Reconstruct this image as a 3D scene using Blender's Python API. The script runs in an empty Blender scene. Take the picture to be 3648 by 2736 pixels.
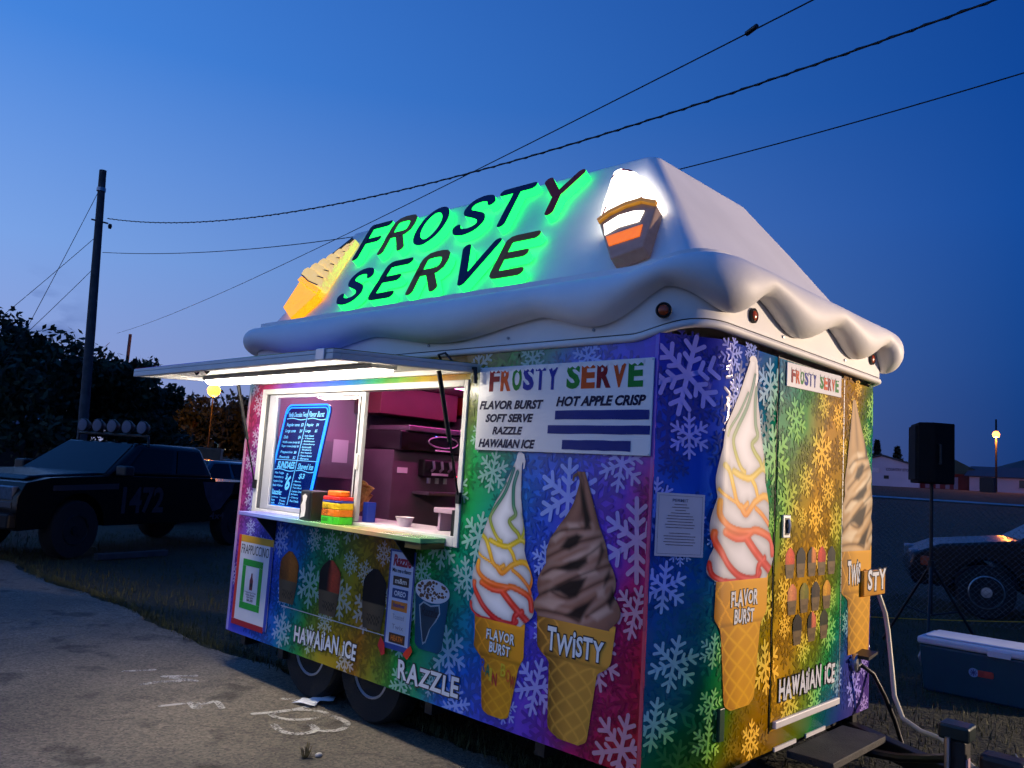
import bpy, bmesh, math, random
import numpy as np
from mathutils import Vector, Matrix

random.seed(7)
rng = np.random.default_rng(11)
sc = bpy.context.scene
C = sc.collection
R = math.radians

# ------------------------------------------------------------------ camera
cam = bpy.data.cameras.new('camera')
camo = bpy.data.objects.new('camera', cam)
C.objects.link(camo)
sc.camera = camo
yaw, pit, rol = R(133.5725), R(6.4299), R(3.7059)
_f = np.array([math.cos(pit) * math.cos(yaw), math.cos(pit) * math.sin(yaw), math.sin(pit)])
_r = np.cross(_f, [0, 0, 1]); _r /= np.linalg.norm(_r)
_u = np.cross(_r, _f)
_c, _s = math.cos(rol), math.sin(rol)
_r, _u = _c * _r + _s * _u, -_s * _r + _c * _u
mw = Matrix.Identity(4)
for i in range(3):
    mw[i][0], mw[i][1], mw[i][2] = _r[i], _u[i], -_f[i]
mw[0][3], mw[1][3], mw[2][3] = 1.9904, -3.0231, 1.5044
camo.matrix_world = mw
cam.sensor_width = 36
cam.lens = 28.58
cam.clip_start = 0.05
cam.clip_end = 3000

# ------------------------------------------------------------------ sky (dusk, after sunset to the left)
def lin(c):
    out = []
    for v in c[:3]:
        v = v / 255.0
        out.append(v / 12.92 if v <= 0.04045 else ((v + 0.055) / 1.055) ** 2.4)
    return (*out, 1.0)

world = bpy.data.worlds.new('World')
sc.world = world
world.use_nodes = True
wn, wl = world.node_tree.nodes, world.node_tree.links
wn.clear()
def N(nodes, t, **kw):
    n = nodes.new(t)
    for k, v in kw.items():
        setattr(n, k, v)
    return n
def math_node(nodes, links, op, a, b=None, clamp=False):
    n = nodes.new('ShaderNodeMath'); n.operation = op; n.use_clamp = clamp
    for i, v in enumerate((a, b)):
        if v is None: continue
        if isinstance(v, (int, float)): n.inputs[i].default_value = v
        else: links.new(v, n.inputs[i])
    return n.outputs[0]
def ramp_node(nodes, stops, interp='LINEAR'):
    n = nodes.new('ShaderNodeValToRGB')
    cr = n.color_ramp; cr.interpolation = interp
    while len(cr.elements) > 1: cr.elements.remove(cr.elements[-1])
    cr.elements[0].position = stops[0][0]; cr.elements[0].color = stops[0][1]
    for p, c in stops[1:]:
        e = cr.elements.new(p); e.color = c
    return n
tc = N(wn, 'ShaderNodeTexCoord')
sep = N(wn, 'ShaderNodeSeparateXYZ'); wl.new(tc.outputs['Generated'], sep.inputs[0])
el = math_node(wn, wl, 'ARCSINE', sep.outputs[2])
el = math_node(wn, wl, 'DIVIDE', el, math.pi / 2)           # 0 horizon .. 1 zenith
sunaz = R(225)
dx = math_node(wn, wl, 'MULTIPLY', sep.outputs[0], math.cos(sunaz))
dy = math_node(wn, wl, 'MULTIPLY', sep.outputs[1], math.sin(sunaz))
dd = math_node(wn, wl, 'ADD', dx, dy)
side = math_node(wn, wl, 'MULTIPLY_ADD', dd, 0.806); side.node.inputs[2].default_value = 0.455
side = math_node(wn, wl, 'MAXIMUM', side, 0.0, True)
cx_ = math_node(wn, wl, 'MULTIPLY', sep.outputs[0], math.cos(R(190)))
cy_ = math_node(wn, wl, 'MULTIPLY', sep.outputs[1], math.sin(R(190)))
cd_ = math_node(wn, wl, 'ADD', cx_, cy_)
A = ramp_node(wn, [(0.0, lin((168, 172, 216))), (0.055, lin((152, 170, 226))), (0.14, lin((130, 172, 239))),
                   (0.28, lin((74, 140, 230))), (0.5, lin((42, 108, 204))), (1.0, lin((40, 104, 196)))])
B = ramp_node(wn, [(0.0, lin((18, 50, 108))), (0.1, lin((18, 66, 138))), (0.2, lin((11, 71, 154))),
                   (0.35, lin((4, 60, 142))), (1.0, lin((10, 58, 135)))])
wl.new(el, A.inputs[0]); wl.new(el, B.inputs[0])
mx = N(wn, 'ShaderNodeMix', data_type='RGBA')
wl.new(side, mx.inputs[0]); wl.new(B.outputs[0], mx.inputs[6]); wl.new(A.outputs[0], mx.inputs[7])
# a few dark cloud rags low over the sunset side, pale rims
mapn = N(wn, 'ShaderNodeMapping'); mapn.inputs['Scale'].default_value = (9, 9, 22)
wl.new(tc.outputs['Generated'], mapn.inputs[0])
cn = N(wn, 'ShaderNodeTexNoise'); cn.inputs['Scale'].default_value = 1.3; cn.inputs['Detail'].default_value = 6
wl.new(mapn.outputs[0], cn.inputs[0])
cm = N(wn, 'ShaderNodeMapRange'); cm.inputs[1].default_value = 0.47; cm.inputs[2].default_value = 0.58
wl.new(cn.outputs[0], cm.inputs[0])
band = ramp_node(wn, [(0.0, (1, 1, 1, 1)), (0.09, (1, 1, 1, 1)), (0.122, (0, 0, 0, 1)), (1, (0, 0, 0, 1))])
wl.new(el, band.inputs[0])
sidec = N(wn, 'ShaderNodeMapRange'); sidec.inputs[1].default_value = 0.865; sidec.inputs[2].default_value = 0.895
wl.new(cd_, sidec.inputs[0])
cf = math_node(wn, wl, 'MULTIPLY', cm.outputs[0], band.outputs[0])
cf = math_node(wn, wl, 'MULTIPLY', cf, sidec.outputs[0])
cf = math_node(wn, wl, 'MULTIPLY', cf, 0.85)
mx2 = N(wn, 'ShaderNodeMix', data_type='RGBA')
wl.new(cf, mx2.inputs[0]); wl.new(mx.outputs[2], mx2.inputs[6]); mx2.inputs[7].default_value = lin((72, 100, 165))
bg = N(wn, 'ShaderNodeBackground'); wl.new(mx2.outputs[2], bg.inputs[0]); bg.inputs[1].default_value = 1.0
wo = N(wn, 'ShaderNodeOutputWorld'); wl.new(bg.outputs[0], wo.inputs[0])

# the sun is below the horizon: only a trace of afterglow from its side
sun = bpy.data.lights.new('sun', 'SUN'); sun.energy = 0.04; sun.angle = R(20); sun.color = (1.0, 0.75, 0.7)
suno = bpy.data.objects.new('sun', sun); C.objects.link(suno)
suno.rotation_euler = (R(84), 0, R(192 - 90 + 180))
suno.rotation_euler = Vector((math.cos(sunaz), math.sin(sunaz), 0.1)).to_track_quat('Z', 'Y').to_euler()

sc.view_settings.view_transform = 'Standard'
sc.view_settings.look = 'None'
sc.view_settings.exposure = 0.0
sc.view_settings.gamma = 1.0
sc.cycles.use_denoising = True
sc.cycles.max_bounces = 5
sc.cycles.diffuse_bounces = 3
sc.cycles.glossy_bounces = 2
sc.cycles.transmission_bounces = 2
sc.cycles.transparent_max_bounces = 6
sc.cycles.use_adaptive_sampling = True
sc.cycles.adaptive_threshold = 0.03
sc.cycles.adaptive_min_samples = 12
sc.cycles.caustics_reflective = False
sc.cycles.caustics_refractive = False
sc.cycles.sample_clamp_indirect = 4.0
FLOOD = 5400

# ------------------------------------------------------------------ helpers
def tag(o, label=None, cat=None, group=None, kind=None):
    if label: o['label'] = label
    if cat: o['category'] = cat
    if group: o['group'] = group
    if kind: o['kind'] = kind
    return o
def empty(name, loc=(0, 0, 0), rz=0, label=None, cat=None, group=None):
    o = bpy.data.objects.new(name, None); C.objects.link(o)
    o.location = loc; o.rotation_euler = (0, 0, rz); o.empty_display_size = 0.1
    return tag(o, label, cat, group)
_m = {}
def M(name, col=(128, 128, 128), rough=0.6, metal=0.0, em=None, es=0.0, var=0.12, scale=8.0, bump=0.0, bscale=60.0, coat=0.0, spec=0.5, samp=True):
    if name in _m: return _m[name]
    m = bpy.data.materials.new(name); m.use_nodes = True
    nt = m.node_tree; n, l = nt.nodes, nt.links
    p = n['Principled BSDF']
    base = lin(col)
    p.inputs['Roughness'].default_value = rough
    p.inputs['Metallic'].default_value = metal
    p.inputs['Coat Weight'].default_value = coat
    p.inputs['Specular IOR Level'].default_value = spec
    if em is not None:
        p.inputs['Emission Color'].default_value = lin(em); p.inputs['Emission Strength'].default_value = es
        if not samp: m.cycles.emission_sampling = 'NONE'
    t = n.new('ShaderNodeTexCoord')
    if var > 0:
        no = n.new('ShaderNodeTexNoise'); no.inputs['Scale'].default_value = scale; no.inputs['Detail'].default_value = 5
        l.new(t.outputs['Object'], no.inputs[0])
        r = ramp_node(n, [(0.3, tuple(c * (1 - var) for c in base[:3]) + (1,)), (0.7, tuple(min(1, c * (1 + var)) for c in base[:3]) + (1,))])
        l.new(no.outputs[0], r.inputs[0]); l.new(r.outputs[0], p.inputs['Base Color'])
    else:
        p.inputs['Base Color'].default_value = base
    if bump > 0:
        nb = n.new('ShaderNodeTexNoise'); nb.inputs['Scale'].default_value = bscale; nb.inputs['Detail'].default_value = 6
        l.new(t.outputs['Object'], nb.inputs[0])
        b = n.new('ShaderNodeBump'); b.inputs['Strength'].default_value = bump; b.inputs['Distance'].default_value = 0.02
        l.new(nb.outputs[0], b.inputs['Height']); l.new(b.outputs[0], p.inputs['Normal'])
    _m[name] = m
    return m
def glass(name, tint=(255, 255, 255), refl=0.06):
    if name in _m: return _m[name]
    m = bpy.data.materials.new(name); m.use_nodes = True
    n, l = m.node_tree.nodes, m.node_tree.links; n.clear()
    tr = n.new('ShaderNodeBsdfTransparent'); tr.inputs[0].default_value = lin(tint)
    gl = n.new('ShaderNodeBsdfGlossy'); gl.inputs['Roughness'].default_value = 0.03
    fr = n.new('ShaderNodeFresnel'); fr.inputs[0].default_value = 1.45
    ad = math_node(n, l, 'MULTIPLY', fr.outputs[0], 1.0, True)
    mix = n.new('ShaderNodeMixShader'); l.new(ad, mix.inputs[0]); l.new(tr.outputs[0], mix.inputs[1]); l.new(gl.outputs[0], mix.inputs[2])
    o = n.new('ShaderNodeOutputMaterial'); l.new(mix.outputs[0], o.inputs[0])
    _m[name] = m
    return m
def vcol_mat(name, rough=0.35, es=0.0):
    if name in _m: return _m[name]
    m = bpy.data.materials.new(name); m.use_nodes = True
    n, l = m.node_tree.nodes, m.node_tree.links
    a = n.new('ShaderNodeVertexColor'); a.layer_name = 'Col'
    p = n['Principled BSDF']; p.inputs['Roughness'].default_value = rough; p.inputs['Specular IOR Level'].default_value = 0.2
    l.new(a.outputs[0], p.inputs['Base Color'])
    _m[name] = m
    return m
def link(name, me, mats, parent=None, smooth=False):
    o = bpy.data.objects.new(name, me); C.objects.link(o)
    for m in (mats if isinstance(mats, (list, tuple)) else [mats]): me.materials.append(m)
    if smooth:
        me.polygons.foreach_set('use_smooth', [True] * len(me.polygons))
    if parent: o.parent = parent
    return o
class MB:
    def __init__(s): s.v = []; s.f = []; s.mi = []
    def add(s, vs, fs, mi=0):
        b = len(s.v); s.v.extend([tuple(map(float, p)) for p in vs])
        for f in fs: s.f.append(tuple(b + i for i in f)); s.mi.append(mi)
        return s
    def box(s, x0, x1, y0, y1, z0, z1, mi=0, fn=None):
        vs = [(x, y, z) for z in (z0, z1) for y in (y0, y1) for x in (x0, x1)]
        if fn: vs = [fn(*p) for p in vs]
        return s.add(vs, [(0, 2, 3, 1), (4, 5, 7, 6), (0, 1, 5, 4), (2, 6, 7, 3), (0, 4, 6, 2), (1, 3, 7, 5)], mi)
    def bar(s, a, b, w, h=None, up=(0, 0, 1), mi=0):
        h = h or w; a = Vector(a); b = Vector(b); d = (b - a).normalized(); up = Vector(up)
        if abs(d.dot(up)) > 0.98: up = Vector((1, 0, 0))
        x = d.cross(up).normalized(); y = x.cross(d)
        vs = [p + x * (sx * w / 2) + y * (sy * h / 2) for p in (a, b) for sx, sy in ((-1, -1), (1, -1), (1, 1), (-1, 1))]
        return s.add(vs, [(3, 2, 1, 0), (4, 5, 6, 7), (0, 1, 5, 4), (1, 2, 6, 5), (2, 3, 7, 6), (3, 0, 4, 7)], mi)
    def tube(s, pts, r, n=8, mi=0, cap=True):
        pts = [Vector(p) for p in pts]; k = len(pts)
        rs = r if isinstance(r, (list, tuple)) else [r] * k
        vs = []; prev = None
        for i, p in enumerate(pts):
            d = (pts[min(i + 1, k - 1)] - pts[max(i - 1, 0)]).normalized()
            if prev is None:
                a = Vector((0, 0, 1)) if abs(d.z) < 0.9 else Vector((1, 0, 0))
                x = d.cross(a).normalized()
            else:
                x = (prev - d * prev.dot(d)).normalized()
            prev = x; y = d.cross(x)
            for j in range(n):
                t = 2 * math.pi * j / n
                vs.append(p + (x * math.cos(t) + y * math.sin(t)) * rs[i])
        fs = [(i * n + j, i * n + (j + 1) % n, (i + 1) * n + (j + 1) % n, (i + 1) * n + j) for i in range(k - 1) for j in range(n)]
        if cap: fs += [tuple(range(n - 1, -1, -1)), tuple(range((k - 1) * n, k * n))]
        return s.add(vs, fs, mi)
    def lathe(s, prof, org=(0, 0, 0), ax=(0, 0, 1), n=24, mi=0, sy=1.0):
        ax = Vector(ax).normalized(); a = Vector((0, 0, 1)) if abs(ax.z) < 0.9 else Vector((1, 0, 0))
        x = ax.cross(a).normalized(); y = ax.cross(x); org = Vector(org)
        vs = [org + ax * h + (x * math.cos(2 * math.pi * j / n) + y * math.sin(2 * math.pi * j / n) * sy) * max(r, 1e-4) for r, h in prof for j in range(n)]
        k = len(prof)
        fs = [(i * n + j, i * n + (j + 1) % n, (i + 1) * n + (j + 1) % n, (i + 1) * n + j) for i in range(k - 1) for j in range(n)]
        fs += [tuple(range(n - 1, -1, -1)), tuple(range((k - 1) * n, k * n))]
        return s.add(vs, fs, mi)
    def prism(s, poly, fn, w0, w1, mi=0, mcap=None):
        n = len(poly); mcap = mi if mcap is None else mcap
        vs = [fn(u, v, w0) for u, v in poly] + [fn(u, v, w1) for u, v in poly]
        s.add(vs, [tuple((i, (i + 1) % n, n + (i + 1) % n, n + i)) for i in range(n)], mi)
        b = len(s.v) - 2 * n
        s.f.append(tuple(b + i for i in range(n - 1, -1, -1))); s.mi.append(mcap)
        s.f.append(tuple(b + n + i for i in range(n))); s.mi.append(mcap)
        return s
    def poly(s, pts, mi=0): return s.add(pts, [tuple(range(len(pts)))], mi)
    def build(s, name, mats, parent=None, smooth=False, bevel=0.0, fix=True, seg=2):
        me = bpy.data.meshes.new(name); me.from_pydata(s.v, [], s.f)
        mats = mats if isinstance(mats, (list, tuple)) else [mats]
        o = link(name, me, mats, parent)
        if len(mats) > 1: me.polygons.foreach_set('material_index', s.mi)
        if fix:
            bm = bmesh.new(); bm.from_mesh(me); bmesh.ops.recalc_face_normals(bm, faces=bm.faces); bm.to_mesh(me); bm.free()
        if smooth:
            me.polygons.foreach_set('use_smooth', [True] * len(me.polygons))
            if smooth == 'auto': me.set_sharp_from_angle(angle=R(40))
        if bevel > 0:
            b = o.modifiers.new('bevel', 'BEVEL'); b.width = bevel; b.segments = seg; b.limit_method = 'ANGLE'; b.angle_limit = R(40)
        me.update()
        return o
def dup(root, loc=None, rz=None, label=None):
    r = root.copy(); C.objects.link(r)
    if loc is not None: r.location = loc
    if rz is not None: r.rotation_euler = (0, 0, rz)
    if label: r['label'] = label
    for ch in list(root.children):
        c = ch.copy(); C.objects.link(c); c.parent = r
        for g in ch.children:
            d = g.copy(); C.objects.link(d); d.parent = c
    return r
def smst(a, b, x):
    t = np.clip((x - a) / (b - a), 0, 1); return t * t * (3 - 2 * t)
# ---- lettering: the built-in font as a flat mesh, fitted into a box on any surface
_glyph = {}
def glyphs(txt, bold, shear):
    k = (txt, bold, shear)
    if k in _glyph: return _glyph[k]
    cu = bpy.data.curves.new('t', 'FONT'); cu.body = txt; cu.size = 1; cu.offset = bold; cu.shear = shear
    cu.resolution_u = 3; cu.fill_mode = 'FRONT'
    ob = bpy.data.objects.new('t', cu); C.objects.link(ob)
    me = bpy.data.meshes.new_from_object(ob)
    v = np.array([p.co[:2] for p in me.vertices]) if len(me.vertices) else np.zeros((0, 2))
    f = [tuple(p.vertices) for p in me.polygons]
    bpy.data.objects.remove(ob); bpy.data.curves.remove(cu); bpy.data.meshes.remove(me)
    _glyph[k] = (v, f)
    return v, f
def text(mb, txt, fn, x0, x1, z0, z1, off, bold=0.0, shear=0.0, mi=0, pad=0.0, raw=None):
    v, f = glyphs(txt, bold, shear)
    if len(v) == 0: return
    v0, _ = glyphs(txt, 0.0, shear)
    lo, hi = v0.min(0), v0.max(0)
    w = (v - lo) / np.maximum(hi - lo, 1e-6)
    mb.add([fn(x0 + a * (x1 - x0), z0 + b * (z1 - z0), off) for a, b in w], f, mi)
def wobbly(mb, txt, fn, x0, x1, z0, z1, off, bold, amp=0.12, seed=1, mi=0):
    rr = random.Random(seed)
    wts = []
    for c in txt:
        if c == ' ': wts.append(0.62); continue
        v, _ = glyphs(c, 0.0, 0.0); d = v.max(0) - v.min(0); wts.append(d[0] / max(d[1], 0.01) * (0.75 if c in 'w' else 1.0) + 0.14)
    tot = sum(wts); x = x0; h = z1 - z0
    for c, w in zip(txt, wts):
        wd = (x1 - x0) * w / tot
        if c != ' ':
            lowc = c in 'w'
            a = z0 + h * rr.uniform(-amp, amp * 0.4); b = z1 + h * rr.uniform(-amp, amp)
            if lowc: b -= h * 0.2
            pd = (x1 - x0) * 0.07 / tot; text(mb, c, fn, x + pd, x + wd - pd, a, b, off, bold, rr.uniform(-0.06, 0.1), mi)
        x += wd

# ================================================================== THE FOOD TRAILER
TZ = -0.1                                   # trailer drawings are measured from 0.1 m below the asphalt
trailer = empty('food_trailer', (0, 0, TZ), 0, 'rainbow snowflake ice cream trailer with whipped cream roof and open serving hatch', 'food trailer')

# ---- printed vinyl: a rainbow that runs along the wall, same ramp reused tinted for the snowflakes
SIDE_RAMP = [(-4.5, (20, 110, 120)), (-4.22, (30, 120, 130)), (-4.08, (190, 40, 70)), (-3.95, (185, 45, 95)), (-3.72, (120, 70, 170)), (-3.45, (100, 84, 205)),
             (-3.18, (60, 92, 215)), (-2.95, (20, 105, 195)), (-2.7, (15, 135, 120)), (-2.5, (50, 145, 55)), (-2.25, (165, 145, 25)), (-2.0, (165, 110, 25)), (-1.8, (130, 130, 30)),
             (-1.58, (20, 160, 62)), (-1.32, (15, 140, 125)), (-1.1, (25, 105, 215)), (-0.82, (72, 80, 215)), (-0.55, (120, 62, 195)), (-0.33, (180, 30, 100)), (-0.1, (200, 25, 50)), (0.2, (200, 30, 40))]
END_RAMP = [(-1.1, (90, 70, 180)), (-0.62, (65, 75, 190)), (-0.3, (30, 85, 190)), (-0.08, (15, 115, 150)), (0.12, (20, 145, 80)), (0.32, (75, 150, 35)), (0.52, (165, 145, 18)),
            (0.72, (205, 150, 8)), (0.95, (185, 140, 12)), (1.15, (125, 145, 20)), (1.38, (25, 150, 70)), (1.58, (20, 110, 140)), (1.75, (60, 80, 185)), (2.1, (110, 80, 185))]
def print_mat(name, ramp, axis, k, mixc=None, mf=0.0, mul=1.0, rough=0.22):
    if name in _m: return _m[name]
    m = bpy.data.materials.new(name); m.use_nodes = True
    n, l = m.node_tree.nodes, m.node_tree.links
    p = n['Principled BSDF']; p.inputs['Roughness'].default_value = rough; p.inputs['Specular IOR Level'].default_value = 0.35
    t = n.new('ShaderNodeTexCoord'); s = n.new('ShaderNodeSeparateXYZ'); l.new(t.outputs['Object'], s.inputs[0])
    z = math_node(n, l, 'SUBTRACT', s.outputs[2], 0.6)
    z = math_node(n, l, 'MULTIPLY', z, -k)
    a = math_node(n, l, 'ADD', s.outputs[axis], z)
    no = n.new('ShaderNodeTexNoise'); no.inputs['Scale'].default_value = 2.2; no.inputs['Detail'].default_value = 3
    l.new(t.outputs['Object'], no.inputs[0])
    w = math_node(n, l, 'SUBTRACT', no.outputs[0], 0.5); w = math_node(n, l, 'MULTIPLY', w, 0.5)
    a = math_node(n, l, 'ADD', a, w)
    lo, hi = ramp[0][0], ramp[-1][0]
    mr = n.new('ShaderNodeMapRange'); mr.inputs[1].default_value = lo; mr.inputs[2].default_value = hi; l.new(a, mr.inputs[0])
    r = ramp_node(n, [((q - lo) / (hi - lo), lin(c)) for q, c in ramp]); l.new(mr.outputs[0], r.inputs[0])
    out = r.outputs[0]
    # faceted paint-like mottling of the print
    vo = n.new('ShaderNodeTexVoronoi'); vo.inputs['Scale'].default_value = 11; l.new(t.outputs['Object'], vo.inputs[0])
    hs = n.new('ShaderNodeHueSaturation'); hs.inputs['Saturation'].default_value = 1.0
    vv = n.new('ShaderNodeMapRange'); vv.inputs[3].default_value = 0.94 * mul; vv.inputs[4].default_value = 1.2 * mul
    l.new(vo.outputs['Color'], vv.inputs[0]); l.new(vv.outputs[0], hs.inputs['Value']); l.new(out, hs.inputs['Color']); out = hs.outputs[0]
    if mixc is not None:
        x = n.new('ShaderNodeMix'); x.data_type = 'RGBA'; x.inputs[0].default_value = mf
        l.new(out, x.inputs[6]); x.inputs[7].default_value = lin(mixc); out = x.outputs[2]
    l.new(out, p.inputs['Base Color'])
    p.inputs['Coat Weight'].default_value = 0.12; p.inputs['Coat Roughness'].default_value = 0.08
    nb = n.new('ShaderNodeTexNoise'); nb.inputs['Scale'].default_value = 5; l.new(t.outputs['Object'], nb.inputs[0])
    b = n.new('ShaderNodeBump'); b.inputs['Strength'].default_value = 0.06; b.inputs['Distance'].default_value = 0.03
    l.new(nb.outputs[0], b.inputs['Height']); l.new(b.outputs[0], p.inputs['Normal'])
    _m[name] = m
    return m
mS = print_mat('vinyl_side', SIDE_RAMP, 0, 0.42)
mSl = print_mat('vinyl_side_pale_flake', SIDE_RAMP, 0, 0.42, (205, 224, 235), 0.42, 1.3)
mSd = print_mat('vinyl_side_dark_flake', SIDE_RAMP, 0, 0.42, (10, 20, 30), 0.1, 0.66)
mE = print_mat('vinyl_end', END_RAMP, 1, 0.55)
mEl = print_mat('vinyl_end_pale_flake', END_RAMP, 1, 0.55, (240, 236, 140), 0.26, 2.3)
mEd = print_mat('vinyl_end_dark_flake', END_RAMP, 1, 0.55, (20, 30, 10), 0.08, 0.66)
white_gel = M('white_gelcoat', (238, 236, 234), 0.55, var=0.05, scale=2.5, bump=0.10, bscale=9)
white_trim = M('white_trim', (222, 220, 216), 0.4, var=0.05)
alu = M('aluminium', (190, 192, 196), 0.3, 0.9, var=0.06)
steel = M('galvanised_steel', (150, 155, 165), 0.35, 0.85, var=0.15)
black = M('black_plastic', (14, 14, 16), 0.45, var=0.1)
blackm = M('black_painted_steel', (20, 20, 22), 0.5, 0.0, var=0.2, bump=0.1)
rubber = M('tyre_rubber', (20, 20, 21), 0.8, var=0.2, bump=0.2, bscale=90)
ink = M('dark_ink', (16, 18, 30), 0.35, var=0)
navy = M('navy_ink', (22, 26, 72), 0.35, var=0.05)
paper_white = M('printed_white', (228, 228, 230), 0.3, var=0.02)

Ps = lambda s, z, o: (s, -o, z)
# end profile: fold (0,0) -> nose corner panel -> rounded -> flat end -> far corner panel
_prof = [(0.0, 0.0), (0.145, 0.2215)]
for t in np.linspace(0, 1, 9)[1:]:
    q = (1 - t) ** 2 * np.array([0.145, 0.2215]) + 2 * t * (1 - t) * np.array([0.177, 0.27]) + t * t * np.array([0.177, 0.325]); _prof.append(tuple(q))
_prof += [(0.177, 2.11), (0.08, 2.27)]
_prof = np.array(_prof); _ps = np.concatenate([[0], np.cumsum(np.hypot(*np.diff(_prof, axis=0).T))])
_ps += 0.325 - _ps[9]
_pn = np.diff(_prof, axis=0); _pn = np.stack([_pn[:, 1], -_pn[:, 0]], 1); _pn /= np.linalg.norm(_pn, axis=1)[:, None]
_pn = np.concatenate([_pn[:1], (_pn[:-1] + _pn[1:]) / 2, _pn[-1:]]); _pn[0] = _pn[1] = (0.837, -0.547)
DOOR = (0.805, 1.62, 0.475, 2.275)
def Pe(s, z, o):
    x = np.interp(s, _ps, _prof[:, 0]); y = np.interp(s, _ps, _prof[:, 1]); nx = np.interp(s, _ps, _pn[:, 0]); ny = np.interp(s, _ps, _pn[:, 1])
    if DOOR[0] <= s <= DOOR[1] and DOOR[2] <= z <= DOOR[3]: o = o + 0.009
    return (x + nx * o, y + ny * o, z)

# ---- walls
HX = (-3.352, -1.2, 1.206, 2.108)           # serving window hole
def wall_sheet(name, cols, rows, fn, hole, mat, th):
    mb = MB()
    for i in range(len(cols) - 1):
        for j in range(len(rows) - 1):
            cx, cz = (cols[i] + cols[i + 1]) / 2, (rows[j] + rows[j + 1]) / 2
            if hole and hole[0] < cx < hole[1] and hole[2] < cz < hole[3]: continue
            mb.add([fn(cols[i], rows[j], 0), fn(cols[i + 1], rows[j], 0), fn(cols[i + 1], rows[j + 1], 0), fn(cols[i], rows[j + 1], 0)], [(0, 1, 2, 3)])
    o = mb.build(name, mat, trailer, fix=False)
    bm = bmesh.new(); bm.from_mesh(o.data); bmesh.ops.remove_doubles(bm, verts=bm.verts, dist=1e-5); bm.to_mesh(o.data); bm.free()
    s = o.modifiers.new('thickness', 'SOLIDIFY'); s.thickness = th; s.offset = -1
    return o
wall_sheet('side_wall', [-3.56, HX[0], HX[1], 0.0], [0.38, HX[2], HX[3], 2.28], Ps, HX, mS, 0.045)
w = wall_sheet('end_wall', list(_ps[:-1]) + [_ps[-1]], [0.38, 2.28], Pe, None, mE, 0.03)
w.data.polygons.foreach_set('use_smooth', [True] * len(w.data.polygons)); w.data.set_sharp_from_angle(angle=R(25))
inner = M('interior_panel', (168, 140, 160), 0.5, var=0.08, scale=3)
mb = MB(); mb.box(-3.56, 0.08, 2.25, 2.27, 0.38, 2.28); mb.build('far_wall', [mS], trailer)
mb = MB(); mb.box(-3.555, -3.52, 0.05, 2.245, 0.38, 2.28); mb.build('rear_wall', [inner], trailer)
mb = MB(); mb.box(-3.565, -3.556, 0.002, 2.268, 0.38, 2.28); mb.build('rear_skin', [mS], trailer)
mb = MB(); mb.box(-3.515, -0.05, 0.05, 2.245, 0.40, 0.45); mb.build('floor', [M('interior_floor', (70, 66, 70), 0.6)], trailer)
mb = MB(); mb.box(-3.515, -0.05, 0.05, 2.245, 2.26, 2.29); mb.build('ceiling_panel', [inner], trailer)
# corner and seam strips
mb = MB(); mb.box(-0.018, 0.0, -0.004, -0.0002, 0.40, 2.27); mb.build('corner_strip', print_mat('vinyl_strip', SIDE_RAMP, 0, 0.42, (255, 255, 255), 0.08, 1.1, 0.12), trailer, bevel=0.002)
mb = MB(); mb.box(-2.86, -1.76, -0.005, -0.0005, 0.652, 0.656); mb.build('seam_strip', white_trim, trailer)
mb = MB(); mb.box(-3.555, -3.53, -0.006, -0.0005, 0.385, 2.26); mb.build('edge_strip', print_mat('vinyl_edge', SIDE_RAMP, 0, 0.42, (220, 215, 235), 0.35), trailer, bevel=0.002)

# ---- snowflakes of the print
def capsule(a, b, w):
    a = np.array(a, float); b = np.array(b, float); d = (b - a) / max(np.linalg.norm(b - a), 1e-6); n = np.array([-d[1], d[0]])
    out = []
    for k in range(5): t = math.pi / 2 - math.pi * k / 4; out.append(b + w * (d * math.cos(t) + n * math.sin(t)))
    for k in range(5): t = -math.pi / 2 - math.pi * k / 4; out.append(a + w * (d * math.cos(t) + n * math.sin(t)))
    return out
def clip_rect(P, x0, x1, z0, z1):
    for ax, lim, sg in ((0, x0, 1), (0, x1, -1), (1, z0, 1), (1, z1, -1)):
        out = []
        for a, b in zip(P, P[1:] + P[:1]):
            da, db = (a[ax] - lim) * sg, (b[ax] - lim) * sg
            if da >= 0: out.append(a)
            if da * db < 0: t = da / (da - db); out.append(a + (b - a) * t)
        P = out
        if len(P) < 3: return []
    return P
def flake(mb, fn, cx, cz, r, rot, ok, off):
    w = r * 0.064
    def put(a, b, o, ww=w):
        pts = capsule((cx + a[0], cz + a[1]), (cx + b[0], cz + b[1]), ww)
        for x0, x1, z0, z1 in ok:
            q = clip_rect(pts, x0, x1, z0, z1)
            if len(q) >= 3: mb.poly([fn(p[0], p[1], off + o) for p in q])
    for k in range(6):
        t = rot + math.pi / 3 * k; d = np.array([math.cos(t), math.sin(t)])
        put(d * (0.02 * r), d * r, 0.00015 * (k % 3) + 0.00005 * (k // 3))
        for f, ln in ((0.34, 0.26), (0.62, 0.33)):
            for sg in (-1, 1):
                t2 = t + sg * R(52); put(d * r * f, d * r * f + np.array([math.cos(t2), math.sin(t2)]) * r * ln, 0.0006 + (0.0002 if sg > 0 else 0), w * 0.92)
def scatter(fixed, n, rmin, rmax, ok, seed, box, gap=0.72):
    rr = random.Random(seed); out = []
    for x, z, r in fixed:
        r *= 0.9
        if all(math.hypot(x - a, z - b) > 0.95 * (r + c) for a, b, c in out): out.append((x, z, r))
    for _ in range(n):
        r = rr.uniform(rmin, rmax); x = rr.uniform(box[0], box[1]); z = rr.uniform(box[2], box[3])
        if all(math.hypot(x - a, z - b) > gap * (r + c) for a, b, c in out): out.append((x, z, r))
    return out
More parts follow.
